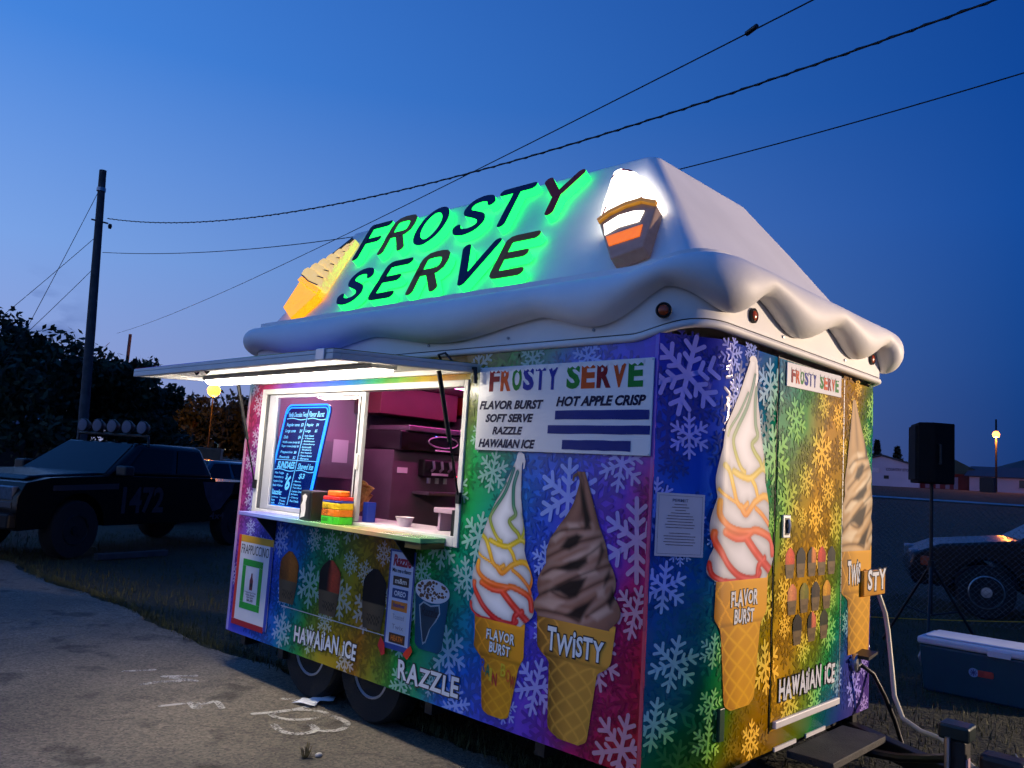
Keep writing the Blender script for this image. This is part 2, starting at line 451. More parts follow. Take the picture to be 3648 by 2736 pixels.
okS = [(-3.526, HX[0] - 0.004, 0.383, 2.242), (HX[0] - 0.004, HX[1] + 0.004, 0.383, HX[2] - 0.004), (HX[1] + 0.004, -0.02, 0.383, 2.242)]
okE = [(_ps[0] + 0.003, DOOR[0] - 0.008, 0.383, 2.30), (DOOR[0] + 0.002, DOOR[1] - 0.002, DOOR[2] + 0.002, DOOR[3] - 0.002), (DOOR[1] + 0.017, _ps[-1] - 0.01, 0.383, 2.30)]
fixS = [(-0.98, 1.62, 0.12), (-0.47, 1.52, 0.2), (-0.07, 1.36, 0.2), (-0.06, 1.05, 0.13), (-1.05, 1.28, 0.14), (-1.12, 1.06, 0.12), (-0.13, 0.85, 0.16), (-1.02, 0.98, 0.0), (-0.60, 0.62, 0.15),
        (-0.62, 0.45, 0.16), (-0.1, 0.47, 0.17), (-1.22, 0.66, 0.15), (-1.62, 0.66, 0.12), (-1.95, 0.76, 0.14), (-2.55, 0.83, 0.16), (-2.08, 0.93, 0.13), (-2.83, 0.72, 0.10), (-2.83, 0.5, 0.13),
        (-2.5, 0.5, 0.1), (-1.9, 0.56, 0.17), (-3.35, 1.12, 0.07), (-2.95, 1.07, 0.12), (-2.35, 1.1, 0.1), (-1.48, 1.05, 0.1), (-1.36, 0.99, 0.0), (-1.3, 1.12, 0.11), (-0.75, 2.2, 0.1), (-0.4, 2.19, 0.1), (-0.17, 1.69, 0.14), (-0.3, 1.7, 0.0)]
fixS = [f for f in fixS if f[2] > 0]
mb = MB()
for i, (x, z, r) in enumerate(scatter(fixS, 500, 0.07, 0.13, okS, 3, (-3.5, 0, 0.4, 2.25), 1.0)): flake(mb, Ps, x, z, r, R(30) + rng.uniform(-0.25, 0.25), okS, 0.0028)
mb.build('pale_snowflake_print', mSl, trailer, fix=False)
mb = MB()
for i, (x, z, r) in enumerate(scatter([], 900, 0.08, 0.17, okS, 5, (-3.5, 0, 0.4, 2.25), 0.62)): flake(mb, Ps, x, z, r, rng.uniform(0, 1), okS, 0.0010 + 0.00012 * (i % 9))
mb.build('dark_snowflake_print', mSd, trailer, fix=False)
fixE = [(0.09, 2.10, 0.2), (0.11, 1.83, 0.11), (0.05, 1.66, 0.11), (0.33, 2.22, 0.1), (0.72, 2.12, 0.15), (0.78, 1.78, 0.17), (1.0, 1.98, 0.13), (1.33, 1.84, 0.15), (1.55, 2.05, 0.09), (1.74, 2.13, 0.16),
        (1.14, 1.68, 0.1), (1.42, 1.63, 0.1), (1.58, 1.72, 0.12), (0.93, 1.56, 0.14), (1.27, 1.5, 0.11), (1.55, 1.46, 0.12), (0.02, 1.17, 0.12), (0.14, 1.05, 0.11), (0.08, 0.85, 0.13), (0.0, 0.6, 0.12), (0.22, 0.6, 0.14),
        (0.75, 0.78, 0.14), (0.62, 0.47, 0.1), (0.92, 0.9, 0.12), (1.0, 0.58, 0.12), (1.3, 0.55, 0.1), (1.6, 0.62, 0.1), (1.87, 0.52, 0.12), (2.02, 0.62, 0.1), (0.72, 1.08, 0.11), (1.47, 0.88, 0.11), (0.92, 1.12, 0.1), (1.15, 0.83, 0.09)]
mb = MB()
for i, (x, z, r) in enumerate(scatter(fixE, 320, 0.055, 0.10, okE, 8, (_ps[0], 2.1, 0.4, 2.28), 0.98)): flake(mb, Pe, x, z, r, R(30) + rng.uniform(-0.3, 0.3), okE, 0.0028)
mb.build('pale_snowflake_print', mEl, trailer, fix=False)
mb = MB()
for i, (x, z, r) in enumerate(scatter([], 800, 0.07, 0.15, okE, 9, (_ps[0], 2.2, 0.4, 2.28), 0.62)): flake(mb, Pe, x, z, r, rng.uniform(0, 1), okE, 0.0010 + 0.00012 * (i % 9))
mb.build('dark_snowflake_print', mEd, trailer, fix=False)

# ---- printed pictures: a fine grid between two outlines, coloured per vertex
vm = vcol_mat('printed_picture', 0.42)
L3 = lambda c: np.array(lin(c)[:3])
def picture(name, fn, rows, colf, off, nu=60, nv=None, parent=None, lobes=0.0):
    rows = sorted(rows, key=lambda q: -q[0]); z = np.array([q[0] for q in rows]); xl = np.array([q[1] for q in rows]); xr = np.array([q[2] for q in rows])
    nv = nv or int((z[0] - z[-1]) / 0.006) + 2
    vs, cols = [], []
    t = np.linspace(0, 1, nv); zz = z[0] + (z[-1] - z[0]) * t
    def sm(a):
        y = np.interp(-zz, -z, a)
        k = max(1, int(nv * 0.022)); yp = np.concatenate([np.full(k, y[0]), y, np.full(k, y[-1])]); return np.convolve(yp, np.ones(2 * k + 1) / (2 * k + 1), 'valid')
    L_, R_ = sm(xl), sm(xr)
    if lobes:
        ff = np.clip((z[0] - zz) / (z[0] - z[-1]) * 1.6 - 0.35, 0, 1); wdt = (R_ - L_)
        L_ = L_ - lobes * wdt * ff * (np.abs(np.sin(t * math.pi * 4.6 + 0.2)) - 0.55); R_ = R_ + lobes * wdt * ff * (np.abs(np.sin(t * math.pi * 4.6 + 1.4)) - 0.55)
    vec = getattr(colf, 'vec', False)
    for i in range(nv):
        for j in range(nu):
            u = j / (nu - 1); vs.append(fn(L_[i] + (R_[i] - L_[i]) * u, zz[i], off))
            if not vec: cols.append((*colf(u, t[i], L_[i] + (R_[i] - L_[i]) * u, zz[i]), 1.0))
    if vec:
        U = np.tile(np.linspace(0, 1, nu), nv); I = np.repeat(np.arange(nv), nu); cc = colf(U, t[I], L_[I] + (R_[I] - L_[I]) * U, zz[I]); cols = np.column_stack([cc, np.ones(len(cc))])
    me = bpy.data.meshes.new(name)
    me.from_pydata(vs, [], [(i * nu + j, (i + 1) * nu + j, (i + 1) * nu + j + 1, i * nu + j + 1) for i in range(nv - 1) for j in range(nu - 1)])
    ca = me.color_attributes.new('Col', 'FLOAT_COLOR', 'POINT'); ca.data.foreach_set('color', np.array(cols, dtype=np.float32).ravel())
    return link(name, me, vm, parent or trailer)
def cl(a, b, t): return a + (b - a) * min(1, max(0, t))
STR = [(0.0, (20, 100, 110)), (0.3, (45, 125, 95)), (0.45, (160, 170, 25)), (0.58, (245, 200, 10)), (0.72, (250, 150, 8)), (0.85, (230, 60, 20)), (1.0, (205, 15, 20))]
def strc(v):
    for (a, ca), (b, cb) in zip(STR, STR[1:]):
        if v <= b: return cl(L3(ca), L3(cb), (v - a) / (b - a))
    return L3(STR[-1][1])
BURST = [([(-0.829, 1.641), (-0.852, 1.579), (-0.885, 1.511), (-0.95, 1.427), (-0.973, 1.382), (-0.948, 1.328), (-0.911, 1.285), (-0.883, 1.272)], 0.0076), ([(-0.877, 1.568), (-0.934, 1.49), (-0.995, 1.428), (-1.009, 1.399)], 0.0051), ([(-0.802, 1.624), (-0.822, 1.553), (-0.816, 1.46), (-0.797, 1.413), (-0.837, 1.38), (-0.813, 1.349), (-0.772, 1.321), (-0.757, 1.293)], 0.0085), ([(-0.747, 1.419), (-0.732, 1.375), (-0.735, 1.329), (-0.757, 1.293)], 0.0068), ([(-1.019, 1.291), (-0.989, 1.267), (-0.956, 1.205), (-0.932, 1.161), (-0.891, 1.141), (-0.857, 1.156)], 0.0093), ([(-1.044, 1.203), (-1.015, 1.184), (-0.939, 1.159)], 0.0051), ([(-0.963, 1.272), (-0.901, 1.256), (-0.836, 1.253), (-0.757, 1.291), (-0.723, 1.285)], 0.0102), ([(-0.836, 1.253), (-0.802, 1.222), (-0.782, 1.184)], 0.0085), ([(-1.037, 1.16), (-1.035, 1.111), (-0.991, 1.077), (-0.923, 1.059), (-0.844, 1.055), (-0.806, 1.058)], 0.0102), ([(-0.902, 1.145), (-0.867, 1.119), (-0.827, 1.145), (-0.797, 1.166), (-0.73, 1.188), (-0.679, 1.165), (-0.656, 1.123), (-0.665, 1.073)], 0.011), ([(-0.794, 1.141), (-0.736, 1.113), (-0.683, 1.073), (-0.669, 1.046)], 0.0076), ([(-1.057, 1.05), (-1.057, 1.024), (-1.023, 0.982), (-0.978, 0.937), (-0.908, 0.898), (-0.835, 0.881), (-0.772, 0.882), (-0.748, 0.901)], 0.011), ([(-1.005, 1.054), (-0.927, 1.032), (-0.855, 1.036), (-0.8, 1.059), (-0.717, 1.044), (-0.669, 1.02), (-0.655, 0.969)], 0.0119), ([(-0.862, 1.034), (-0.793, 0.983), (-0.734, 0.945), (-0.675, 0.909)], 0.0144), ([(-1.074, 0.944), (-1.059, 0.903), (-0.999, 0.881), (-0.906, 0.878)], 0.0076), ([(-0.766, 0.885), (-0.759, 0.926), (-0.716, 0.951)], 0.0119)]
CDARK = [[(-0.499, 1.282), (-0.458, 1.336), (-0.403, 1.359), (-0.364, 1.349), (-0.399, 1.301), (-0.442, 1.275)], [(-0.509, 1.184), (-0.438, 1.227), (-0.336, 1.259), (-0.331, 1.231), (-0.38, 1.191), (-0.446, 1.176)], [(-0.588, 1.058), (-0.531, 1.094), (-0.432, 1.144), (-0.33, 1.167), (-0.351, 1.117), (-0.383, 1.07), (-0.426, 1.056), (-0.484, 1.075), (-0.529, 1.075)], [(-0.448, 0.978), (-0.391, 1.023), (-0.328, 1.056), (-0.272, 1.092), (-0.313, 1.031), (-0.352, 0.967), (-0.409, 0.972)], [(-0.398, 1.628), (-0.366, 1.535), (-0.323, 1.427), (-0.327, 1.389), (-0.358, 1.38), (-0.38, 1.465), (-0.401, 1.559)], [(-0.261, 1.332), (-0.236, 1.297), (-0.26, 1.233), (-0.285, 1.213), (-0.266, 1.273)], [(-0.231, 1.179), (-0.204, 1.223), (-0.198, 1.183), (-0.233, 1.133)], [(-0.187, 1.14), (-0.16, 1.107), (-0.191, 1.046), (-0.214, 1.075)]]
CLITE = [[(-0.462, 1.4), (-0.406, 1.399), (-0.389, 1.387), (-0.449, 1.372)], [(-0.562, 1.321), (-0.516, 1.359), (-0.476, 1.354), (-0.529, 1.305)], [(-0.604, 1.13), (-0.536, 1.169), (-0.446, 1.183), (-0.534, 1.13)], [(-0.38, 1.184), (-0.285, 1.205), (-0.273, 1.19), (-0.357, 1.162)], [(-0.313, 1.31), (-0.261, 1.328), (-0.279, 1.28), (-0.341, 1.256)], [(-0.268, 1.116), (-0.228, 1.138), (-0.231, 1.097), (-0.261, 1.088)], [(-0.472, 1.224), (-0.386, 1.268), (-0.322, 1.288), (-0.394, 1.233)], [(-0.303, 1.004), (-0.212, 1.051), (-0.181, 1.039), (-0.26, 0.986)], [(-0.63, 1.012), (-0.55, 1.042), (-0.458, 1.038), (-0.523, 0.994)]]

CREASE = [[(-0.599, 1.146), (-0.537, 1.182), (-0.448, 1.203), (-0.321, 1.274), (-0.249, 1.333)], [(-0.634, 1.034), (-0.575, 1.066), (-0.432, 1.142), (-0.305, 1.198), (-0.205, 1.237)], [(-0.627, 0.976), (-0.545, 0.982), (-0.431, 0.979), (-0.365, 0.965)], [(-0.563, 1.326), (-0.505, 1.36), (-0.438, 1.374), (-0.329, 1.389)], [(-0.576, 1.23), (-0.498, 1.269), (-0.389, 1.319), (-0.263, 1.357)], [(-0.529, 1.071), (-0.437, 1.058), (-0.353, 1.104), (-0.27, 1.149), (-0.19, 1.184)], [(-0.323, 0.992), (-0.263, 1.035), (-0.184, 1.095), (-0.154, 1.132)]]
def pl_dist(S, Z, pts):
    # smoothed polyline distance, vectorised over vertices
    P = cr2(pts); d = np.full(S.shape, 9.0); t = np.zeros(S.shape)
    for k, (a, b) in enumerate(zip(P, P[1:])):
        ab = b - a; L2 = max(ab @ ab, 1e-9); q = np.clip(((S - a[0]) * ab[0] + (Z - a[1]) * ab[1]) / L2, 0, 1)
        dd_ = np.hypot(S - a[0] - ab[0] * q, Z - a[1] - ab[1] * q); m = dd_ < d; d = np.where(m, dd_, d); t = np.where(m, (k + q) / (len(P) - 1), t)
    return d, t
def cr2(pts, k=5):
    P = [np.array(p, float) for p in pts]; P = [P[0]] + P + [P[-1]]; out = []
    for i in range(1, len(P) - 2):
        for t in np.linspace(0, 1, k, endpoint=False):
            a, b, c, d = P[i - 1:i + 3]; out.append(0.5 * ((2 * b) + (-a + c) * t + (2 * a - 5 * b + 4 * c - d) * t * t + (-a + 3 * b - 3 * c + d) * t ** 3))
    return out + [P[-2]]
def poly_dist(S, Z, poly):
    # signed distance to a polygon (negative inside)
    inside = np.zeros(S.shape, bool); d = np.full(S.shape, 9.0); P = [np.array(p, float) for p in poly]
    for a, b in zip(P, P[1:] + P[:1]):
        ab = b - a; q = np.clip(((S - a[0]) * ab[0] + (Z - a[1]) * ab[1]) / max(ab @ ab, 1e-9), 0, 1); d = np.minimum(d, np.hypot(S - a[0] - ab[0] * q, Z - a[1] - ab[1] * q))
        c = ((a[1] > Z) != (b[1] > Z)) & (S < (b[0] - a[0]) * (Z - a[1]) / (b[1] - a[1] + 1e-12) + a[0]); inside ^= c
    return np.where(inside, -d, d)
def burst_vec(mapf, k=1.0):
    sx = np.array([q[0] for q in STR]); sc3 = np.array([L3(q[1]) for q in STR])
    def f(u, v, s, z):
        S, Z = mapf(s, z)
        dmin = np.full(S.shape, 9.0); below = np.zeros(S.shape)
        col = np.zeros((len(S), 3)); m = np.zeros(S.shape); hl = np.zeros(S.shape); shade = np.zeros(S.shape)
        vv = np.clip((1.70 - Z) / 0.80, 0, 1); sc_ = np.stack([np.interp(vv, sx, sc3[:, c]) for c in range(3)], 1)
        for pts, w in BURST:
            d, t = pl_dist(S, Z, pts); w = w * 1.4
            shade = np.maximum(shade, np.exp(-np.maximum(d - w, 0) / 0.020) * 0.42)
            a = 1 - smst(w * 0.85, w * 1.08, d); m = np.maximum(m, a)
            hl = np.maximum(hl, np.exp(-(d / (w * 0.38)) ** 2) * (0.35 + 0.65 * np.sin(t * 9 + w * 900) ** 2)); dmin = np.minimum(dmin, d / w)
        edge = 0.55 + 0.45 * np.sin(np.pi * np.clip(u, 0, 1)) ** 0.5
        white = np.array(L3((248, 248, 252)))[None] * ((1 - shade) * edge)[:, None]
        strip = np.clip(sc_ * (0.72 + 0.5 * (1 - np.clip(dmin, 0, 1)))[:, None] + (hl * 0.10)[:, None], 0, 1) * (0.8 + 0.2 * edge)[:, None]
        return white * (1 - m)[:, None] + strip * m[:, None]
    f.vec = True; return f
def choc_vec(base, dark, hi, mapf):
    base, dark, hi = L3(base), L3(dark), L3(hi)
    def f(u, v, s, z):
        S, Z = mapf(s, z); n = len(S)
        ph = (1.60 - Z) * 7.0 + (S + 0.4) * 2.2 + 0.25 * np.sin(S * 18 + Z * 9); fr = ph % 1.0; up = smst(1.36, 1.46, Z)
        lum = 0.82 + 0.18 * np.sin(np.pi * fr) ; lum = lum * (1 - up) + (0.45 + 0.55 * np.abs(np.sin(u * 5.2 + 0.6))) * up
        c = dark[None] + (base - dark)[None] * lum[:, None]
        for p in CLITE:
            d = poly_dist(S, Z, p); a = (1 - smst(-0.012, 0.016, d)) * 0.75; c = c + (hi[None] - c) * a[:, None]
        for p in CREASE:
            d, t = pl_dist(S, Z, p); a = np.exp(-(d / 0.007) ** 2) * 0.6; c = c + (dark[None] - c) * a[:, None]
            a = np.exp(-((d - 0.022) / 0.012) ** 2) * 0.30; c = c + (hi[None] - c) * a[:, None]
        for p in CDARK:
            d = poly_dist(S, Z, p); a = (1 - smst(-0.016, 0.012, d)) * 0.96; c = c + (dark[None] * 0.5 - c) * a[:, None]
        edge = 0.5 + 0.5 * np.sin(np.pi * np.clip(u, 0, 1)) ** 0.5
        return np.clip(c * edge[:, None], 0, 1)
    f.vec = True; return f
def wafer(top, col, dk):
    col, dk = L3(col), L3(dk)
    def fcol(u, v, s, z):
        c = cl(dk, col, 0.15 + 1.1 * math.sin(math.pi * min(1, u * 0.62 + 0.12)) * u ** 0.35)
        if v < top:
            q = v / top; c = c * (1.0 - 0.35 * math.exp(-((q - 0.97) / 0.05) ** 2)) * (1 + 0.25 * math.exp(-((q - 0.08) / 0.06) ** 2)); 
            if u < 0.3 and (abs((u * 3 + q * 1.5) % 1 - 0.5) < 0.05 or abs((u * 3 - q * 1.5) % 1 - 0.5) < 0.05): c = cl(c, col * 1.3, 0.5)
            return np.clip(c, 0, 1)
        q = (v - top) / (1 - top); uu = math.asin(max(-1, min(1, 2 * u - 1))) / math.pi + 0.5
        a = (uu * 3.4 + q * 4.2) % 1; b = (uu * 3.4 - q * 4.2) % 1
        g = max(math.exp(-((a - 0.5) / 0.09) ** 2), math.exp(-((b - 0.5) / 0.09) ** 2))
        return np.clip(cl(c * 0.86, np.minimum(1, col * 1.45), g * 0.5), 0, 1)
    return fcol
ob = picture('flavor_burst_cone_picture', Ps, [(0.895, -1.04, -0.69), (0.80, -1.03, -0.69), (0.735, -1.032, -0.687), (0.715, -1.01, -0.70), (0.69, -0.975, -0.715), (0.46, -0.95, -0.76), (0.442, -0.943, -0.766), (0.43, -0.925, -0.785), (0.425, -0.89, -0.82)], wafer(0.42, (236, 160, 36), (140, 82, 16)), 0.0048)
picture('cream_swirl_picture', Ps, [(1.70, -0.81, -0.775), (1.62, -0.85, -0.775), (1.5, -0.924, -0.769), (1.35, -1.004, -0.735), (1.2, -1.044, -0.71), (1.1, -1.062, -0.655), (0.94, -1.075, -0.65), (0.895, -1.05, -0.68), (0.88, -1.0, -0.72)], burst_vec(lambda a, b: (a, b)), 0.0054, 110, None, ob, 0.07)
mb = MB(); tipm = M('cream_tip_print', (225, 225, 230), 0.3, var=0.1)
mb.poly([Ps(-0.792 + 0.022 * math.cos(t) , 1.69 + 0.04 * math.sin(t), 0.0057) for t in np.linspace(0, 2 * math.pi, 18)[:-1]]); mb.poly([Ps(x, z, 0.0059) for x, z in ((-0.785, 1.725), (-0.765, 1.715), (-0.752, 1.68), (-0.757, 1.645), (-0.765, 1.64), (-0.768, 1.67), (-0.775, 1.69))]); mb.build('cream_tip_print', tipm, ob, fix=False)
ob = picture('twisty_cone_picture', Ps, [(0.975, -0.62, -0.157), (0.81, -0.607, -0.175), (0.775, -0.56, -0.205), (0.76, -0.53, -0.246), (0.47, -0.517, -0.283), (0.45, -0.505, -0.29), (0.435, -0.475, -0.31), (0.428, -0.43, -0.345)], wafer(0.36, (226, 160, 62), (52, 28, 10)), 0.0048)
picture('cream_swirl_picture', Ps, [(1.645, -0.425, -0.375), (1.60, -0.40, -0.354), (1.5, -0.43, -0.314), (1.44, -0.465, -0.29), (1.33, -0.56, -0.24), (1.22, -0.585, -0.192), (1.147, -0.607, -0.172), (1.05, -0.632, -0.15), (1.0, -0.638, -0.152), (0.95, -0.60, -0.18)], choc_vec((168, 116, 94), (26, 13, 10), (224, 186, 166), lambda a, b: (a, b)), 0.0054, 100, None, ob, 0.07)
mb = MB(); mb.poly([Ps(x, z, 0.0057) for x, z in ((-0.425, 1.64), (-0.445, 1.625), (-0.448, 1.60), (-0.438, 1.597), (-0.435, 1.615), (-0.41, 1.628))]); mb.build('cream_tip_print', M('choc_tip_print', (95, 62, 50), 0.3), ob, fix=False)
ob = picture('flavor_burst_cone_picture', Pe, [(1.225, 0.268, 0.745), (1.04, 0.262, 0.74), (1.0, 0.295, 0.69), (0.98, 0.307, 0.678), (0.68, 0.352, 0.64), (0.655, 0.362, 0.633), (0.64, 0.385, 0.615), (0.632, 0.43, 0.57)], wafer(0.38, (236, 168, 22), (150, 92, 8)), 0.0048)
picture('cream_swirl_picture', Pe, [(2.226, 0.505, 0.553), (2.05, 0.405, 0.585), (1.9, 0.30, 0.625), (1.78, 0.272, 0.662), (1.64, 0.25, 0.70), (1.5, 0.242, 0.73), (1.33, 0.225, 0.785), (1.23, 0.232, 0.774), (1.2, 0.28, 0.74)], burst_vec(lambda a, b: (-1.075 + (a - 0.225) / 0.565 * 0.425, 0.88 + (b - 1.2) / 1.026 * 0.82)), 0.0054, 110, None, ob, 0.07)
mb = MB(); mb.poly([Pe(0.53 + 0.04 * math.cos(t), 2.215 + 0.03 * math.sin(t), 0.0057) for t in np.linspace(0, math.pi, 12)] ); mb.poly([Pe(x, z, 0.0059) for x, z in ((0.55, 2.235), (0.578, 2.2), (0.583, 2.14), (0.565, 2.10), (0.553, 2.12), (0.562, 2.16), (0.55, 2.2))]); mb.build('cream_tip_print', tipm, ob, fix=False)
ob = picture('twisty_cone_picture', Pe, [(1.33, 1.643, 2.105), (1.07, 1.65, 2.105), (1.05, 1.70, 2.10), (1.03, 1.75, 2.098), (0.72, 1.765, 2.08)], wafer(0.45, (222, 162, 40), (70, 42, 12)), 0.0048)
picture('cream_swirl_picture', Pe, [(2.174, 1.775, 1.815), (2.0, 1.745, 1.93), (1.878, 1.72, 2.01), (1.75, 1.69, 2.09), (1.515, 1.65, 2.104), (1.30, 1.643, 2.104)], choc_vec((205, 165, 108), (30, 16, 8), (245, 228, 190), lambda a, b: (-0.638 + (a - 1.643) / 0.60 * 0.488, 0.95 + (b - 1.30) / 0.874 * 0.695)), 0.0054, 90, None, ob, 0.07)
# shaved-ice cups
def icecup(dome, cup, label_z):
    d1, d2 = L3(dome[0]), L3(dome[1]); cu = L3(cup)
    def fcol(u, v, s, z):
        n = 0.8 + 0.4 * rng.random()
        if v < 0.56: return np.clip(cl(d1, d2, smst(0.35, 0.65, u)) * (0.35 + 0.65 * math.sin(math.pi * (0.15 + 0.7 * u))) * (1.1 - 0.5 * v) * n, 0, 1)
        q = (v - 0.56) / 0.44; c = cu * (0.5 + 0.5 * math.sin(math.pi * (0.1 + 0.8 * u)))
        if 0.42 < q < 0.8 and 0.2 < u < 0.85 and (int(u * 14) + int(q * 10)) % 2: c = c * 0.3
        return c
    return fcol
def cuprows(xc, zt, w, h):
    rows = []
    for q in np.linspace(0, 0.3, 7): rows.append((zt - h * q, xc - w / 2 * math.sin(math.pi / 2 * min(1, q / 0.3 + 0.12)), xc + w / 2 * math.sin(math.pi / 2 * min(1, q / 0.3 + 0.12))))
    rows += [(zt - h * 0.56, xc - w / 2, xc + w / 2), (zt - h * 0.6, xc - w * 0.49, xc + w * 0.49), (zt - h, xc - w * 0.38, xc + w * 0.38)]
    return rows
for xc, zt, w, h, dm in ((-2.805, 1.013, 0.22, 0.335, ((150, 85, 25), (190, 110, 30))), (-2.335, 1.01, 0.225, 0.335, ((25, 18, 18), (200, 75, 45))), (-1.88, 1.012, 0.22, 0.345, ((16, 14, 16), (24, 20, 22)))):
    picture('shaved_ice_cup_picture', Ps, cuprows(xc, zt, w, h), icecup(dm, (112, 92, 66), 0), 0.0046, 26, 44)
k = 0
reds = [((235, 90, 35), (240, 70, 30)), ((12, 12, 12), (20, 20, 18)), ((16, 14, 12), (240, 140, 60)), ((230, 60, 40), (190, 40, 30)), ((14, 14, 12), (40, 40, 20)), ((235, 150, 90), (225, 130, 80)), ((140, 130, 30), (120, 120, 25)),
        ((50, 42, 36), (70, 55, 40)), ((235, 170, 20), (220, 150, 10)), ((22, 18, 14), (30, 24, 18)), ((10, 10, 10), (235, 120, 80)), ((50, 55, 25), (40, 45, 20))]
for zt, xs in ((1.335, (0.965, 1.095, 1.23, 1.355, 1.485)), (1.155, (1.0, 1.145, 1.285, 1.43)), (1.002, (1.07, 1.245, 1.40))):
    for xc in xs:
        picture('shaved_ice_cup_picture', Pe, cuprows(xc, zt, 0.105, 0.15), icecup(reds[k], (120, 98, 62), 0), 0.0046, 16, 26); k += 1
# razzle cup
def razz(u, v, s, z):
    c = L3((22, 96, 128)) * (0.45 + 0.55 * math.sin(math.pi * (0.1 + 0.75 * u)))
    return c
ob = picture('razzle_cup_picture', Ps, [(0.955, -1.515, -1.238), (0.66, -1.49, -1.27), (0.64, -1.45, -1.30)], razz, 0.0046, 30, 40)
mb = MB(); ell = lambda a, b, o: [Ps(-1.376 + a * math.cos(t), 0.955 + b * math.sin(t), o) for t in np.linspace(0, 2 * math.pi, 33)[:-1]]
mb.poly(ell(0.14, 0.062, 0.0050)); mb.build('cup_rim_print', paper_white, ob, fix=False)
mb = MB()
for _ in range(70):
    a, b = random.uniform(-0.12, 0.12), random.uniform(-0.05, 0.05)
    if (a / 0.125) ** 2 + (b / 0.05) ** 2 < 1:
        q = random.uniform(0.004, 0.011); t0 = random.uniform(0, 6)
        mb.poly([Ps(-1.376 + a + q * math.cos(t0 + t) * 1.4, 0.955 + b + q * math.sin(t0 + t), 0.0053 + 0.00001 * _) for t in (0, 1.3, 2.6, 4.0, 5.2)])
mb.build('topping_print', M('topping_print', (105, 66, 34), 0.4, var=0.4, scale=40), ob, fix=False)
mb = MB(); mb.poly([Ps(x, z, 0.0049) for x, z in ((-1.475, 0.87), (-1.44, 0.895), (-1.38, 0.88), (-1.31, 0.895), (-1.30, 0.845), (-1.33, 0.80), (-1.37, 0.76), (-1.40, 0.68), (-1.425, 0.665), (-1.435, 0.70), (-1.455, 0.77))]); mb.build('logo_outline_print', M('logo_pale', (165, 185, 190), 0.35), ob, fix=False)
mb = MB(); mb.poly([Ps(x, z, 0.0052) for x, z in ((-1.467, 0.865), (-1.44, 0.885), (-1.38, 0.872), (-1.317, 0.885), (-1.308, 0.85), (-1.34, 0.80), (-1.378, 0.755), (-1.407, 0.685), (-1.424, 0.68), (-1.447, 0.77))]); mb.build('logo_fill_print', M('logo_teal', (14, 58, 78), 0.35), ob, fix=False)
mb = MB(); text(mb, 'Razzle', Ps, -1.45, -1.32, 0.82, 0.868, 0.0056, 0.02, 0.2); mb.build('logo_lettering', M('logo_navy', (6, 26, 44), 0.3), ob, fix=False)
# lettering of the print: white letters on a dark edge
def outlined(name, txt, fn, x0, x1, z0, z1, amp=0.12, seed=1, wob=True):
    for nm, mt, bo, of in (('lettering_edge', ink, 0.075, 0.0062), ('lettering', M('print_letter_white', (232, 236, 238), 0.3, var=0.03), 0.03, 0.0076)):
        mb = MB()
        (wobbly(mb, txt, fn, x0, x1, z0, z1, of, bo, amp, seed) if wob else text(mb, txt, fn, x0, x1, z0, z1, of, bo, 0))
        mb.build(name + '_' + nm, mt, trailer, fix=False)
outlined('hawaiian_ice', 'HAwAiiAN iCE', Ps, -2.67, -2.0, 0.47, 0.562, 0.12, 4)
outlined('razzle', 'RAZZLE', Ps, -1.615, -1.115, 0.453, 0.543, 0.08, 2)
outlined('flavor', 'FLAVOR', Ps, -0.945, -0.752, 0.790, 0.832, 0.1, 3); outlined('burst', 'BURST', Ps, -0.92, -0.775, 0.728, 0.772, 0.1, 5)
outlined('twisty', 'TWiSTY', Ps, -0.545, -0.215, 0.81, 0.902, 0.16, 6)
outlined('flavor', 'FLAVOR', Pe, 0.385, 0.64, 1.090, 1.148, 0.1, 3); outlined('burst', 'BURST', Pe, 0.418, 0.612, 1.010, 1.066, 0.1, 5)
outlined('hawaiian_ice', 'HAwAiiAN iCE', Pe, 0.873, 1.556, 0.615, 0.712, 0.12, 4)
outlined('twisty', 'TWiS', Pe, 1.735, 1.93, 1.12, 1.232, 0.12, 6)
RB = [((30, 70, 170)), ((20, 120, 90)), ((220, 190, 40)), ((200, 40, 50)), ((220, 190, 40)), ((225, 110, 30)), ((180, 30, 40))]
for i, (ch, x, z) in enumerate((('R', -0.97, 0.652), ('A', -0.935, 0.635), ('I', -0.905, 0.618), ('N', -0.885, 0.60), ('B', -0.83, 0.655), ('O', -0.795, 0.635), ('W', -0.765, 0.61))):
    mb = MB(); text(mb, ch, Ps, x, x + (0.012 if ch == 'I' else 0.03), z - 0.028, z + 0.03, 0.0062, 0.02); mb.build('rainbow_lettering', M('rainbow_ink_%d' % i, RB[i], 0.35, var=0), trailer, fix=False)

